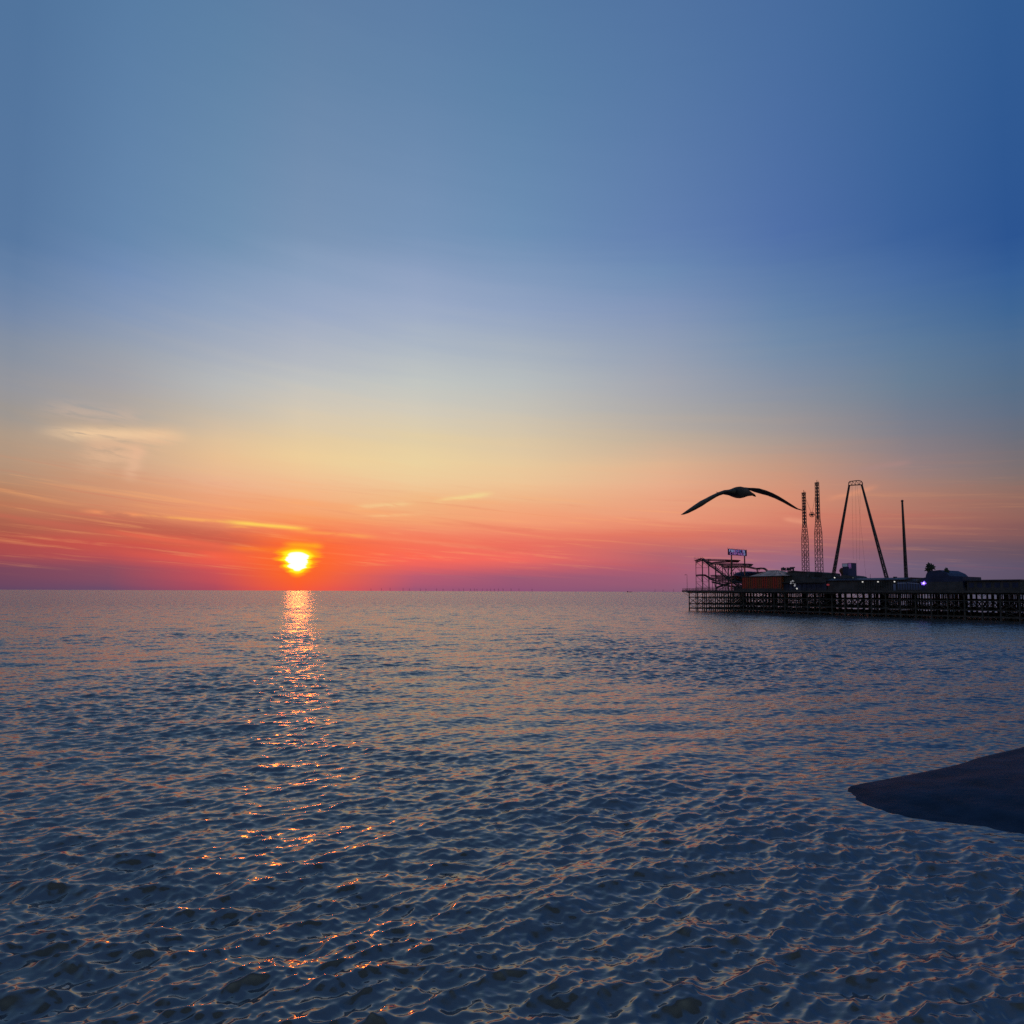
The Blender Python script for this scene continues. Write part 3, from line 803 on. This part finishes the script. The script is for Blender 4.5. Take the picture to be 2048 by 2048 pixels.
# ------------------------------------------------------------------ arcade with rooftop letters and fairground wheel front
def arcade():
    t0 = 2.0
    o = thing('amusement_arcade', 'dark arcade building with letters on its roof and a round of lights', 'arcade', W(stz(1565, 1170, t0)[0], t0, DZ))
    def S(x): return stz(x, 1165, t0)[0]
    def Zp(x, y): return stz(x, y, t0)[1]
    out = [(1563.5, 1186), (1563.5, 1154), (1569, 1150.5), (1572, 1147), (1577, 1143.5), (1590, 1142.3), (1603, 1143.2), (1618, 1145), (1618, 1152), (1624, 1157), (1640, 1157), (1652, 1157.2), (1652, 1186)]
    poly = [(S(x), Zp(x, y) if y < 1185 else DZ) for x, y in out]
    m = MB(); m.prism(poly, t0, t0 + 22); m.build('wall', DARK, o)
    # roof parapet, swept awning at the right end
    m = MB(); a = [(S(x), Zp(x, y) + .05) for x, y in [(1577, 1142.6), (1590, 1141.6), (1603, 1142.6), (1618, 1143.6), (1618, 1144.8), (1603, 1143.8), (1590, 1142.9), (1577, 1144)]]
    m.prism(a, t0 - .6, t0 - .003); m.build('parapet', DARK, o)
    m = MB(); a = [(S(x), Zp(x, y)) for x, y in [(1616, 1153.5), (1616.5, 1146), (1619.5, 1143), (1622.6, 1144.6), (1621.5, 1149), (1620, 1153.6)]]
    m.prism(a, t0 - .8, t0 + 8); m.build('swept_awning', DARK, o)
    m = MB(); a = [(S(x), Zp(x, y)) for x, y in [(1633, 1157), (1637, 1154.4), (1643, 1152.4), (1650, 1150.8), (1651, 1156.8)]]
    m.prism(a, t0 + 1, t0 + 9); m.build('pitched_roof', DARK, o)
    # rooftop letters on a low frame
    fr = MB(); y0, y1 = 1140.4, 1134.4
    fr.bar(PT(1562.5, 1141.0, t0 + .3), PT(1588, 1141.4, t0 + .3), .12)
    for x in (1564, 1570, 1576, 1582, 1586.5): fr.bar(PT(x, 1143.6, t0 + .3), PT(x, 1140, t0 + .3), .12)
    fr.bar(PT(1586.4, 1142, t0 + .3), PT(1586.4, 1135, t0 + .3), .45); fr.bar(PT(1580, 1135.2, t0 + .3), PT(1589.6, 1134.8, t0 + .3), .38)
    sg = fr.build('sign_frame', DARK, o)
    lt = MB()
    xs = [1562.8, 1565.6, 1568.2, 1570.6, 1573.6, 1576.6, 1579.4, 1582.2]
    shapes = [[(0,0,0,1),(0,1,1,.7),(1,.7,0,0)],[(0,0,0,1),(0,1,1,1),(0,0,1,0),(1,0,1,1)],[(0,0,0,1),(1,0,1,1),(0,1,1,1)],[(0,0,0,1),(0,0,1,0),(0,.5,1,.5),(0,1,1,1)],
              [(0,0,.5,1),(.5,1,1,0)],[(0,0,0,1),(1,0,1,1),(0,0,1,0),(0,1,1,1)],[(0,1,1,0),(0,0,1,1)],[(0,0,0,1),(0,1,1,1),(1,1,1,.4)]]
    for k, x in enumerate(xs):
        h = 1.0 + .18 * math.sin(k * 1.9)
        for a_, b_, c_, d_ in shapes[k]:
            lt.bar(PT(x + 1.9 * a_, 1140.6 - 4.9 * h * b_, t0 + .2), PT(x + 1.9 * c_, 1140.6 - 4.9 * h * d_, t0 + .2), .24)
    lt.build('roof_letters', DARK, sg)
    # small ring of lights on the front
    ring = MB()
    sx, zx = stz(1586, 1166, t0 - .3)
    for k in range(20):
        a_, b_ = 2 * math.pi * k / 20, 2 * math.pi * (k + 1) / 20
        ring.bar(W(sx + .95 * math.cos(a_), t0 - .3, zx + .95 * math.sin(a_)), W(sx + .95 * math.cos(b_), t0 - .3, zx + .95 * math.sin(b_)), .1)
    for k in range(10):
        a_ = 2 * math.pi * k / 10; ring.bar(W(sx, t0 - .3, zx), W(sx + .95 * math.cos(a_), t0 - .3, zx + .95 * math.sin(a_)), .05)
    rg_ = ring.build('light_wheel', STEEL, o)
    for (x, y, r_) in [(1585.2, 1161.8, .26), (1582, 1163.8, .22), (1581.6, 1166.6, .26), (1587.4, 1162.4, .14), (1589.8, 1168.4, .22), (1589.4, 1171.4, .3), (1586.2, 1166.4, .14)]:
        MB().ball(PT(x, y, t0 - .45), r_).build('bulb', DIM_L, rg_, smooth=True)
    for (x, y, r_, mm) in [(1593.8, 1177.2, .29, WHITE_L), (1615.8, 1147.6, .25, DIM_L)]:
        lp = MB(); c = PT(x, y, t0 - .5); lp.ball(c, r_); l_ = lp.build('wall_lamp', mm, o, smooth=True)
        MB().bar(c + N * (r_ * .9), c + N * .48, .1).build('lamp_bracket', STEEL, l_)
    MB().ball(PT(1656, 1169.5, 1.4), .42, sc=(1.3, .6, .8)).build('red_lamp', RED_L, o, smooth=True)
    # dark doorways and stalls along the front
    for k in range(9):
        s = S(1566) + (S(1650) - S(1566)) * (k + .1) / 9; MB().box(s, s + 2.2, t0 - .12, t0 - .004, DZ + .02, DZ + 2.6).build('shop_front', BLUEM, o)
    m = MB(); m.box(S(1566), S(1650), t0 - 1.3, t0 - .125, DZ + 2.9, DZ + 3.1); m.build('front_canopy', DARK, o)
arcade()

# ------------------------------------------------------------------ lattice towers
def lattice(m, sections, nb, chord, brace, diag=True):
    """sections: list of (center Vector, half width); four chords with X bracing"""
    def ring(k):
        c, w = sections[k]; return [c + U * (w * a) + N * (w * b) for a, b in ((-1, -1), (1, -1), (1, 1), (-1, 1))]
    for k in range(len(sections) - 1):
        A, B = ring(k), ring(k + 1)
        for j in range(4):
            m.bar(A[j], B[j], chord)
            n_ = nb[k]
            for q in range(n_):
                a0 = A[j].lerp(B[j], q / n_); a1 = A[j].lerp(B[j], (q + 1) / n_)
                b0 = A[(j + 1) % 4].lerp(B[(j + 1) % 4], q / n_); b1 = A[(j + 1) % 4].lerp(B[(j + 1) % 4], (q + 1) / n_)
                m.bar(a0, b1, brace); m.bar(b0, a1, brace)
        for j in range(4): m.bar(A[j], A[(j + 1) % 4], brace * 1.6)
def slingshot():
    o = thing('slingshot_ride', 'pair of tall steel lattice towers with a caged ball slung between', 'slingshot ride', W(stz(1625, 1170, 14)[0], 14, DZ))
    tops = []
    for (t, ctr, scale, bx) in [(9, [(1605.9, 987), (1606.6, 1016), (1607.8, 1048), (1609.0, 1076), (1610.4, 1110), (1611.6, 1146), (1612.6, 1180)], 1, 0),
                                (15, [(1633.9, 966.5), (1634.6, 1000), (1635.6, 1037), (1636.6, 1066), (1637.6, 1100), (1638.8, 1150), (1639.4, 1180)], 1, 0)]:
        m = MB(); sec = []
        hw = [w_ * (1.0 if t < 12 else 1.12) for w_ in (.44, .46, .50, .84, .87, .90, .92)]
        for (x, y), w in zip(ctr, hw):
            # the towers stand upright: one s for the whole tower
            s, z = stz(x, y, t); sec.append((W(stz(ctr[5][0], ctr[5][1], t)[0] , t, max(z, DZ)), w))
        sec[-1] = (W(stz(ctr[5][0], ctr[5][1], t)[0], t, DZ), hw[-1])
        nbs = [5, 5, 3, 3, 4, 3]
        lattice(m, sec, nbs, .16, .075)
        tw = m.build('tower', STEEL, o)
        h = MB(); c = sec[0][0]
        h.quad_box(c - U * .6 - N * .6, U * 1.2, N * 1.2, Vector((0, 0, .3))); h.bar(c, c + Vector((0, 0, 1.3)), .12); h.bar(c + U * .5, c + U * .5 + Vector((0, 0, .8)), .1)
        h.build('tower_head', STEEL, tw)
        # folded bungee pack hanging inside the mast
        g = MB(); g.bar(sec[0][0] - Vector((0, 0, .5)), sec[2][0], .16); g.build('bungee_pack', STEEL, tw)
        b = MB(); c = sec[-1][0]; b.quad_box(c - U * 1.8 - N * 1.8, U * 3.6, N * 3.6, Vector((0, 0, .5))); b.build('footing', DARK, tw)
        tops.append(sec)
    c = PT(1623.8, 1029.2, 12)
    m = MB(); r_ = .95
    for axis in range(3):
        for k in range(24):
            a_, b_ = 2 * math.pi * k / 24, 2 * math.pi * (k + 1) / 24
            def pp(a):
                v = (math.cos(a) * r_, math.sin(a) * r_)
                return c + (Vector((v[0], 0, v[1])) if axis == 0 else Vector((0, v[0], v[1])) if axis == 1 else Vector((v[0], v[1], 0)))
            m.bar(pp(a_), pp(b_), .14)
    cg = m.build('ball_cage', STEEL, o)
    MB().ball(c, .52, sc=(1, .8, .9)).build('seats', DARK, cg, smooth=True)
    for (px, py, sgn) in ((1610.2, 994, -1), (1630.6, 990, 1)):
        tp = PT(px, py, 9.5 if sgn < 0 else 14.5)
        MB().tube([tp, c + (tp - c).normalized() * .9], .045, 5).build('cable', STEEL, o)
slingshot()

def sky_swing():
    t = 12
    o = thing('sky_swing', 'tall A shaped swing ride with two leaning lattice legs and a crown truss', 'swing ride', W(stz(1710, 1170, t)[0], t, DZ))
    apexL, apexR = PT(1698.6, 970, t), PT(1723.4, 969.6, t)
    ends = []
    for (ap, (x, y)) in ((apexL, (1665.2, 1160)), (apexR, (1774.5, 1160))):
        ft = PT(x, y, t); d = ft - ap; ft = ap + d * ((ap.z - DZ) / (ap.z - ft.z)); ft.z = DZ
        m = MB(); n = 34
        def ring(k):
            f = k / n; c = ap.lerp(ft, f); w = .15 + .24 * min(1, f * 1.15)
            return [c + U * w * a + N * w * b for a, b in ((-1, -1), (1, -1), (1, 1), (-1, 1))]
        for k in range(n):
            A, B = ring(k), ring(k + 1)
            for j in range(4):
                m.bar(A[j], B[j], .21); m.bar(A[j], B[(j + 1) % 4] if k % 2 else B[j - 1], .12); m.bar(A[j], A[(j + 1) % 4], .10)
        lg = m.build('leg', STEEL, o)
        b = MB(); b.quad_box(ft - U * 1.5 - N * 1.5, U * 3, N * 3, Vector((0, 0, .6))); b.build('footing', DARK, lg)
    # crown: box truss with rounded upper corners
    m = MB()
    for tt in (t - .7, t + .7):
        up = [(1696.8, 970.4), (1697.4, 965.4), (1699.8, 963.0), (1705, 962.2), (1712, 961.4), (1718, 961.0), (1722.5, 962.4), (1724.6, 965.4), (1725.2, 969.4)]
        lo = [(1696.8, 970.6), (1704, 970.4), (1711, 970.0), (1718, 969.7), (1725.2, 969.4)]
        U_ = [PT(x, y, tt) for x, y in up]; L_ = [PT(x, y, tt) for x, y in lo]
        m.tube(U_, .16, 6); m.tube(L_, .2, 6)
        zz = [L_[0], U_[2], L_[1], U_[3], L_[2], U_[4], L_[3], U_[6], L_[4]]
        for a_, b_ in zip(zz[:-1], zz[1:]): m.bar(a_, b_, .11)
        for a_, b_ in ((U_[3], L_[1]), (U_[4], L_[2]), (U_[5], L_[3])): m.bar(a_, b_, .10)
    for x, y in [(1696.8, 970.4), (1699.8, 963), (1712, 961.4), (1722.5, 962.4), (1725.2, 969.4), (1711, 970)]:
        m.bar(PT(x, y, t - .7), PT(x, y, t + .7), .12)
    m.build('crown_truss', STEEL, o)
    for x0, x1, y1 in ((1704, 1706.5, 1120), (1711, 1714, 1156), (1720.5, 1719, 1120), (1714, 1732, 1156)):
        MB().tube([PT(x0, 970, t), PT(x1, y1, t)], .022, 4).build('cable', STEEL, o)
sky_swing()

def led_tower():
    t = 6
    o = thing('lit_ride_tower', 'squat square tower with blue and violet panels beside a brown drum', 'ride tower', W(stz(1695, 1170, t)[0], t, DZ))
    def S(x): return stz(x, 1150, t)[0]
    def Z(y): return stz(1695, y, t)[1]
    s0, sm, s1 = S(1684.6), S(1696.6), S(1704.6)
    MB().box(s0, sm, t, t + 3, Z(1134), Z(1126.6)).build('upper_panel', mat('grey_violet_panel', (.10, .12, .22), .5), o)
    m = MB()
    for k in range(7):
        s = s0 + .15 + (sm - s0 - .3) * (k + .2) / 7; m.box(s, s + .10, t - .06, t - .003, Z(1133), Z(1127.4))
    m.build('led_strip', emit('grey_led_glow', (.35, .4, .62), .35), o)
    pb = MB().box(sm + .004, s1, t - .05, t + 3, Z(1152), Z(1126)).build('blue_panel', emit('blue_panel_glow', (.06, .09, .36), .05, .03), o)
    m = MB()
    for k in range(4):
        s = sm + .2 + (s1 - sm - .4) * (k + .1) / 4; m.box(s, s + .10, t - .12, t - .053, Z(1134 + 3 * (k % 2)), Z(1127))
    m.build('violet_strip', PINK_L, pb)
    MB().box(s0 + .2, sm - .004, t + .02, t + 2.9, DZ, Z(1134.004)).build('tower_body', BLUEM, o)
    # brown drum leaning out to the left
    c = W(S(1683.5), t + 1.4, Z(1141.6)); m = MB(); prof = [(.0, 1.25), (.75, 1.15), (1.15, .6), (1.3, 0), (1.05, -.6), (.8, -1.1), (.65, -2.4), (.0, -2.4)]
    n = 18
    for r_, z in prof:
        for k in range(n):
            a = 2 * math.pi * k / n; m.v.append(c + Vector((r_ * 1.15 * math.cos(a), r_ * 1.15 * math.sin(a), z)))
    for j in range(len(prof) - 1):
        for k in range(n):
            a = j * n + k; b = j * n + (k + 1) % n; m.f.append((a, a + n, b + n, b))
    m.build('drum', RUST, o, smooth=True)
    # hunched ride roof below
    out = [(1672, 1180), (1672, 1150.5), (1676, 1151.5), (1682, 1152.6), (1690, 1150), (1704, 1151.6), (1710, 1153.2), (1713.6, 1156.8), (1713.6, 1180)]
    m = MB(); m.prism([(S(x), Z(y) if y < 1179 else DZ) for x, y in out], t - 1, t + 8); m.build('ride_housing', DARK, o)
    for x, y in ((1706, 1155.4), (1702.6, 1157.6)):
        MB().ball(PT(x, y, t - 1.2), .16).build('small_lamp', emit('faint_green_glow', (.4, .5, .5), .2), o, smooth=True)
led_tower()

def pavilion():
    t0 = 1.6
    def S(x): return stz(x, 1165, t0)[0]
    def Z(x, y): return stz(x, y, t0)[1]
    o = thing('long_pavilion', 'long low dark pavilion with slate blue roof and three white lamps', 'pavilion', W(S(1655), t0, DZ))
    s0, s1 = S(1652.4), S(1846)
    zr, ze = Z(1760, 1156.2), Z(1760, 1161)
    zr2 = Z(1825, 1160.6)
    sb = S(1812); sc_ = S(1817)
    MB().box(s0 + .2, s1, t0 + .5, t0 + 19, DZ, ze).build('wall', DARK, o)
    m = MB()
    # shallow pitched roof up to the mast, lower beyond it
    def pitched(a, b, top, eave):
        i = len(m.v)
        pts = [(t0 - .2, eave), (t0 + 3.5, top), (t0 + 16, top), (t0 + 20, eave), (t0 + 20, eave - .25), (t0 - .2, eave - .25)]
        for s in (a, b):
            for (t, z) in pts: m.v.append(W(s, t, z))
        n = 6
        m.f.append(tuple(range(i, i + n))); m.f.append(tuple(range(i + 2 * n - 1, i + n - 1, -1)))
        for j in range(n): a_ = i + j; b_ = i + (j + 1) % n; m.f.append((a_, a_ + n, b_ + n, b_))
    pitched(s0, sb, Z(1760, 1155.2), ze + .3)
    pitched(sb + .01, s1 + .5, Z(1825, 1158.6), Z(1825, 1163))
    m.build('roof', ROOFM, o)
    for x, y in ((1669.2, 1155.3), (1725.2, 1163.8), (1756, 1163.6), (1789, 1163.3)):
        c = PT(x, y, t0 - .9); l_ = MB().ball(c, .23, sc=(1.1, .8, .85)).build('wall_lamp', WHITE_L, o, smooth=True)
        MB().bar(c + N * .25, c + N * .95, .09).build('lamp_bracket', STEEL, l_)
    nb_ = 26
    for k in range(nb_):
        s = S(1715) + (s1 - S(1715)) * k / nb_; MB().box(s - .09, s + .09, t0 + .28, t0 + .498, DZ, ze - .26).build('front_post', DARK, o)
    MB().box(S(1794), s1, t0 + .40, t0 + .497, DZ + .3, DZ + 2.9).build('blue_lit_front', BLUEF, o)
    m = MB(); m.bar(PT(1795, 1166.4, t0 - .3), PT(1812, 1166.0, t0 - .3), .07); m.bar(PT(1814, 1165.6, t0 - .3), PT(1838, 1167.4, t0 - .3), .07)
    m.build('light_string', emit('faint_blue_glow', (.35, .45, .8), .18), o)
    m = MB(); m.box(S(1786.5), S(1790.5), t0 - .1, t0 + .27, DZ + .1, Z(1789, 1168)); m.build('door_panel', emit('dim_blue_panel', (.05, .08, .2), .2), o)
    # vents and masts on the roof
    m = MB(); m.tube([PT(1740.6, 1156, t0 + 4), PT(1740.6, 1148, t0 + 4)], .05, 5); m.box(S(1778), S(1780.5), t0 + 3, t0 + 5, Z(1779, 1156), Z(1779, 1153)); m.build('roof_mast', STEEL, o)
    m = MB(); m.tube([PT(1822.5, 1160, t0 + 4), PT(1822.5, 1154.4, t0 + 4)], .12, 5); m.build('roof_vent', STEEL, o)
pavilion()

def drop_mast():
    t = 8
    o = thing('single_mast_ride', 'single tapering steel mast rising alone past the A shaped swing ride', 'mast ride', W(stz(1811.6, 1165, t)[0], t, DZ))
    s, _ = stz(1811, 1150, t)
    top = PT(1804.4, 1002, t)
    foot = W(s, t, DZ)
    foot = W(s + .25, t, DZ)
    m = MB(); n = 30
    def ring(k):
        f = k / n; c = top.lerp(foot, f); w = .13 + .27 * f
        return [c + U * w * a + N * w * b for a, b in ((-1, -1), (1, -1), (1, 1), (-1, 1))]
    for k in range(n):
        A, B = ring(k), ring(k + 1)
        for j in range(4):
            m.bar(A[j], B[j], .18); m.bar(A[j], B[(j + 1) % 4] if k % 2 else B[j - 1], .10); m.bar(A[j], A[(j + 1) % 4], .08)
    m.bar(top, foot, .3)
    m.build('mast', STEEL, o)
    MB().ball(top, .42).build('mast_head', STEEL, o, smooth=True)
    m = MB(); m.prism([(s - 1.6, DZ), (s - 1.0, stz(1810, 1157, t)[1]), (s + .9, stz(1810, 1156, t)[1]), (s + 2.6, stz(1818, 1161, t)[1]), (s + 3.2, DZ)], t - 1.5, t + 1.5)
    m.build('mast_base', DARK, o)
drop_mast()

def theme_building():
    t0 = .8
    def S(x): return stz(x, 1165, t0)[0]
    def Z(x, y): return stz(x, y, t0)[1]
    o = thing('themed_building', 'stepped dark blue ride building with ragged leafy ornaments beside the purple lamp', 'ride building', W(S(1846), t0, DZ))
    out = [(1843.6, 1186), (1843.6, 1160.6), (1845, 1156), (1851.6, 1154.6), (1852.4, 1150), (1855, 1145), (1862, 1142), (1880, 1140), (1894, 1146), (1900, 1152), (1926, 1153), (1928, 1186)]
    MB().prism([(S(x), Z(x, y) if y < 1185 else DZ) for x, y in out], t0, t0 + 14).build('wall', BLUEM, o)
    # rounded rock ornament at the left step
    MB().ball(PT(1840.4, 1162.6, t0 + .3), 1.0, sc=(1.2, 1, .8)).build('rock_ornament', DARK, o, smooth=True)
    # leaf like finials
    m = MB(); rnd = random.Random(3)
    LEAF = mat('dark_green_paint', (.05, .07, .065), .7)
    for (x, y, r_) in ((1857.6, 1131.4, .9), (1856.6, 1138.6, 1.0), (1864, 1134, 1.0), (1893, 1141, .8)):
        m = MB(); c = PT(x, y, t0 + 2)
        for k in range(7):
            a = 2 * math.pi * k / 7 + rnd.uniform(-.2, .2); d = Vector((math.cos(a), .3 * math.sin(a * 2), math.sin(a))).normalized()
            m.tube([c, c + d * r_ * .6, c + d * r_ * 1.3], [.42, .34, .04], 6)
        m.tube([PT(x + .6, 1150, t0 + 2), c], .2, 6); m.build('leafy_finial', LEAF, o)
    c = PT(1847.4, 1166.3, t0 - .5)
    l_ = MB().ball(c, .3).build('purple_lamp', PURPW_L, o, smooth=True)
    MB().bar(c + N * .25, c + N * .5, .1).build('lamp_bracket', STEEL, l_)
    for dx, dy, r_ in ((-1.6, .6, .3), (1.8, -.1, .3), (3.6, .4, .22), (.4, 2.4, .26), (1.0, -2.4, .26), (-3.2, 2.2, .2), (-4.4, -.6, .16)):
        MB().ball(PT(1847.4 + dx, 1166.3 + dy, t0 - .3), r_).build('purple_lamp', PURP_L, l_, smooth=True)
    m = MB(); m.box(S(1850), S(1926), t0 - .12, t0 - .003, DZ + .05, DZ + 2.8); m.build('shutters', DARK, o)
theme_building()

def shore_shed():
    t0 = 1.2
    def S(x): return stz(x, 1168, t0)[0]
    def Z(x, y): return stz(x, y, t0)[1]
    o = thing('refreshment_kiosk', 'plain flat roofed dark kiosk beside the themed building on the pier deck', 'kiosk', W(S(1934), t0, DZ))
    a, b = S(1934), S(2040)
    MB().box(a, b, t0, t0 + 9, DZ, Z(1960, 1162)).build('wall', DARK, o)
    MB().box(a - .4, b + .4, t0 - .7, t0 + 9.5, Z(1960, 1161.9), Z(1960, 1159.6)).build('roof', ROOFM, o)
    for k in range(6):
        s = a + (b - a) * (k + .2) / 6; MB().box(s, s + (b - a) / 10, t0 - .06, t0 - .003, DZ + .9, DZ + 2.4).build('serving_hatch', BLUEM, o)
shore_shed()

# ------------------------------------------------------------------ gull
def gull():
    D = 6.8
    def q(px, py, dy=0.0): return at(px, py, D + dy)
    m = MB()
    def loft(secs, n=14, tip=True):
        """secs: (top_xy, bottom_xy, depth_centre, chord_depth) ; each an ellipse whose long axis lies in depth"""
        i0 = len(m.v)
        for (tx, ty, bx_, by_, dc, ch) in secs:
            T = q(tx, ty, dc); B = q(bx_, by_, dc)
            c = (T + B) / 2; hv = (T - B) / 2
            for k in range(n):
                a = 2 * math.pi * k / n
                m.v.append(c + hv * math.sin(a) + Vector((0, ch * math.cos(a), 0)))
        for j in range(len(secs) - 1):
            for k in range(n):
                a = i0 + j * n + k; b = i0 + j * n + (k + 1) % n
                m.f.append((a, b, b + n, a + n))
        m.f.append(tuple(range(i0, i0 + n))[::-1]); m.f.append(tuple(range(i0 + (len(secs) - 1) * n, i0 + len(secs) * n)))
    # left wing (towards the viewer)
    loft([(1361.5,1029.2,1362,1029.6,-.30,.008),(1368,1024.6,1368.5,1029.2,-.29,.030),(1376,1018.8,1377.5,1026.2,-.27,.045),(1389.3,1009.4,1391,1019.6,-.24,.060),
          (1400.9,1001.6,1404,1012.4,-.20,.070),(1411,996.6,1414,1005.6,-.16,.075),(1419.7,992,1424,999.4,-.13,.078),(1428,988,1432,994.6,-.10,.080),(1436,984.4,1439.5,991,-.08,.082),
          (1447,980.6,1449,988,-.04,.085),(1456,979.6,1458,990,-.01,.088),(1466,976.6,1468,992,.0,.08)])
    # right wing (away from the viewer)
    loft([(1478,975.6,1478,985,.02,.07),(1487,975.2,1487,984,.03,.085),(1495,976.0,1494,980.6,.05,.06),(1503.8,976.2,1503,980.4,.07,.06),(1514,977.4,1514,983.8,.10,.088),(1528.4,981.2,1526,987.6,.14,.08),(1541,986.4,1539,990.8,.17,.072),
          (1555,993.6,1553,996.2,.20,.062),(1570,1002.6,1568.6,1004.0,.24,.05),(1585,1011.8,1584,1013.0,.28,.04),(1594,1017.0,1593.6,1018,.30,.028),(1604.5,1019.8,1604.5,1021.2,.32,.018)])
    # body: an ovoid running from tail (left, away) to head (right, near)
    loft([(1449,986.2,1449,988.8,.20,.05),(1453,982.6,1453,989.4,.16,.055),(1459,979.2,1459,990.8,.11,.06),(1466,975.8,1466,994,.06,.066),(1473,973.6,1473,996.2,.02,.07),(1480,973,1480,996.8,-.03,.07),
          (1487,974.4,1487,995.6,-.07,.065),(1493.5,977.4,1493.5,993.2,-.11,.055),(1497.6,981.0,1497.6,992.2,-.14,.045),(1501,983.0,1501,991.8,-.16,.036),(1504,985.6,1504,991.6,-.175,.026),(1505.2,987.4,1505.2,990.4,-.18,.012)], 18)
    me = bpy.data.meshes.new('gull'); base = q(1480, 985)
    me.from_pydata([tuple(v - base) for v in m.v], [], m.f); me.update()
    g = bpy.data.objects.new('gull', me); C.objects.link(g); g.location = base
    rm = g.modifiers.new('r', 'REMESH'); rm.mode = 'VOXEL'; rm.voxel_size = .0034; rm.use_smooth_shade = True
    dg = bpy.context.evaluated_depsgraph_get(); ev = g.evaluated_get(dg)
    me2 = bpy.data.meshes.new_from_object(ev); g.modifiers.clear(); g.data = me2
    me2.polygons.foreach_set('use_smooth', [True] * len(me2.polygons))
    me2.materials.clear(); me2.materials.append(mat('grey_plumage', (.11, .11, .112), .9, 0, .3, 14))
    tag(g, 'dark gull gliding with wings outstretched in front of the sky', 'gull')
    # bill
    m = MB()
    m.tube([q(1503.6, 988.2, -.17), q(1506.5, 989.4, -.185), q(1509.4, 991.4, -.195), q(1511.7, 993.0, -.20)], [.0165, .0135, .0105, .004], 8)
    m.build('bill', mat('dark_horn', (.06, .045, .03), .5), g, smooth=True)
    # loose covert feather on the near wing
    m = MB(); m.tube([q(1436, 985.2, -.08), q(1431.5, 983.4, -.085)], [.004, .001], 5); m.build('stray_feather', mat('feather', (.05, .05, .05), .9), g)
gull()

# ------------------------------------------------------------------ ship and wind farm on the horizon
def ship():
    D = 9000.0
    c = at(1259, 1184.6, D); c.z = 0
    o = thing('cargo_ship', 'tiny dark cargo ship on the horizon line', 'ship', c, 0)
    m = MB(); L = 36; i = 0
    prof = [(-L, 0), (-L + 2, -1), (L - 6, -1), (L, 7.5), (L - 9, 7.5), (L - 10, 5.5), (-L + 10, 5.5), (-L + 9, 6.5), (-L, 6.5)]
    for y in (-6, 6):
        for x, z in prof: m.v.append(c + Vector((x, y, z)))
    n = len(prof); m.f.append(tuple(range(n))); m.f.append(tuple(range(2 * n - 1, n - 1, -1)))
    for j in range(n): a, b = j, (j + 1) % n; m.f.append((a, a + n, b + n, b))
    m.build('hull', DARK, o)
    m = MB(); m.quad_box(c + Vector((-L + 3, -5, 6.5)), Vector((9, 0, 0)), Vector((0, 10, 0)), Vector((0, 0, 8))); m.quad_box(c + Vector((-L + 5, -2, 14.5)), Vector((3, 0, 0)), Vector((0, 4, 0)), Vector((0, 0, 4))); m.build('superstructure', DARK, o)
    m = MB(); m.bar(c + Vector((8, 0, 5)), c + Vector((8, 0, 14)), .8); m.bar(c + Vector((-8, 0, 5)), c + Vector((-8, 0, 13)), .8); m.build('crane_masts', DARK, o)
ship()
def turbines():
    grp = 'wind turbines along the far horizon'
    lab = 'tiny faint wind turbine among the row standing on the far horizon'
    TM = mat('haze_tinted_turbine', (.20, .09, .13), .8)  # distance haze put into the colour: tinted to blend with the low sky
    proto = None
    xs = [742,763,780,806,819,841,852,873,886,906,918,927,941,949,954,965,974,981,989,997,1006,1022,1038,1064,1310,1326,1347]
    rnd = random.Random(2)
    for i, x in enumerate(xs):
        D = 17000 + rnd.uniform(-1500, 2500)
        p = at(x, 1183, D); p.z = 0
        if proto is None:
            proto = bpy.data.objects.new('wind_turbine', None); C.objects.link(proto); proto.location = p; tag(proto, lab, 'wind turbine', grp)
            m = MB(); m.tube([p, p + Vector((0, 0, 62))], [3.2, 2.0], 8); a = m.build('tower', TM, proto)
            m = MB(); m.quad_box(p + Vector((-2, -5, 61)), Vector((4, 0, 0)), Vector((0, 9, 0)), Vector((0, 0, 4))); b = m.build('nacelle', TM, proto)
            m = MB(); h = p + Vector((0, -6, 63))
            for k in range(3):
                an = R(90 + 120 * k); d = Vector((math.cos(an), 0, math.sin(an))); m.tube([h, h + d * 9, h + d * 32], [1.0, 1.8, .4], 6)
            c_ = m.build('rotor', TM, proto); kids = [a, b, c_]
        else:
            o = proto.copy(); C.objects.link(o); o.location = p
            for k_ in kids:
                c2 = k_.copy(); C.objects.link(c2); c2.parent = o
                if k_ is kids[2]:
                    pass
turbines()

# ------------------------------------------------------------------ render settings
scene.view_settings.view_transform = 'Standard'; scene.view_settings.look = 'None'
scene.view_settings.exposure = 0; scene.view_settings.gamma = 1
scene.cycles.max_bounces = 5; scene.cycles.glossy_bounces = 3; scene.cycles.diffuse_bounces = 2
scene.cycles.transmission_bounces = 2
scene.cycles.sample_clamp_indirect = 8; scene.cycles.sample_clamp_direct = 12
scene.cycles.use_denoising = False
scene.cycles.use_light_tree = False
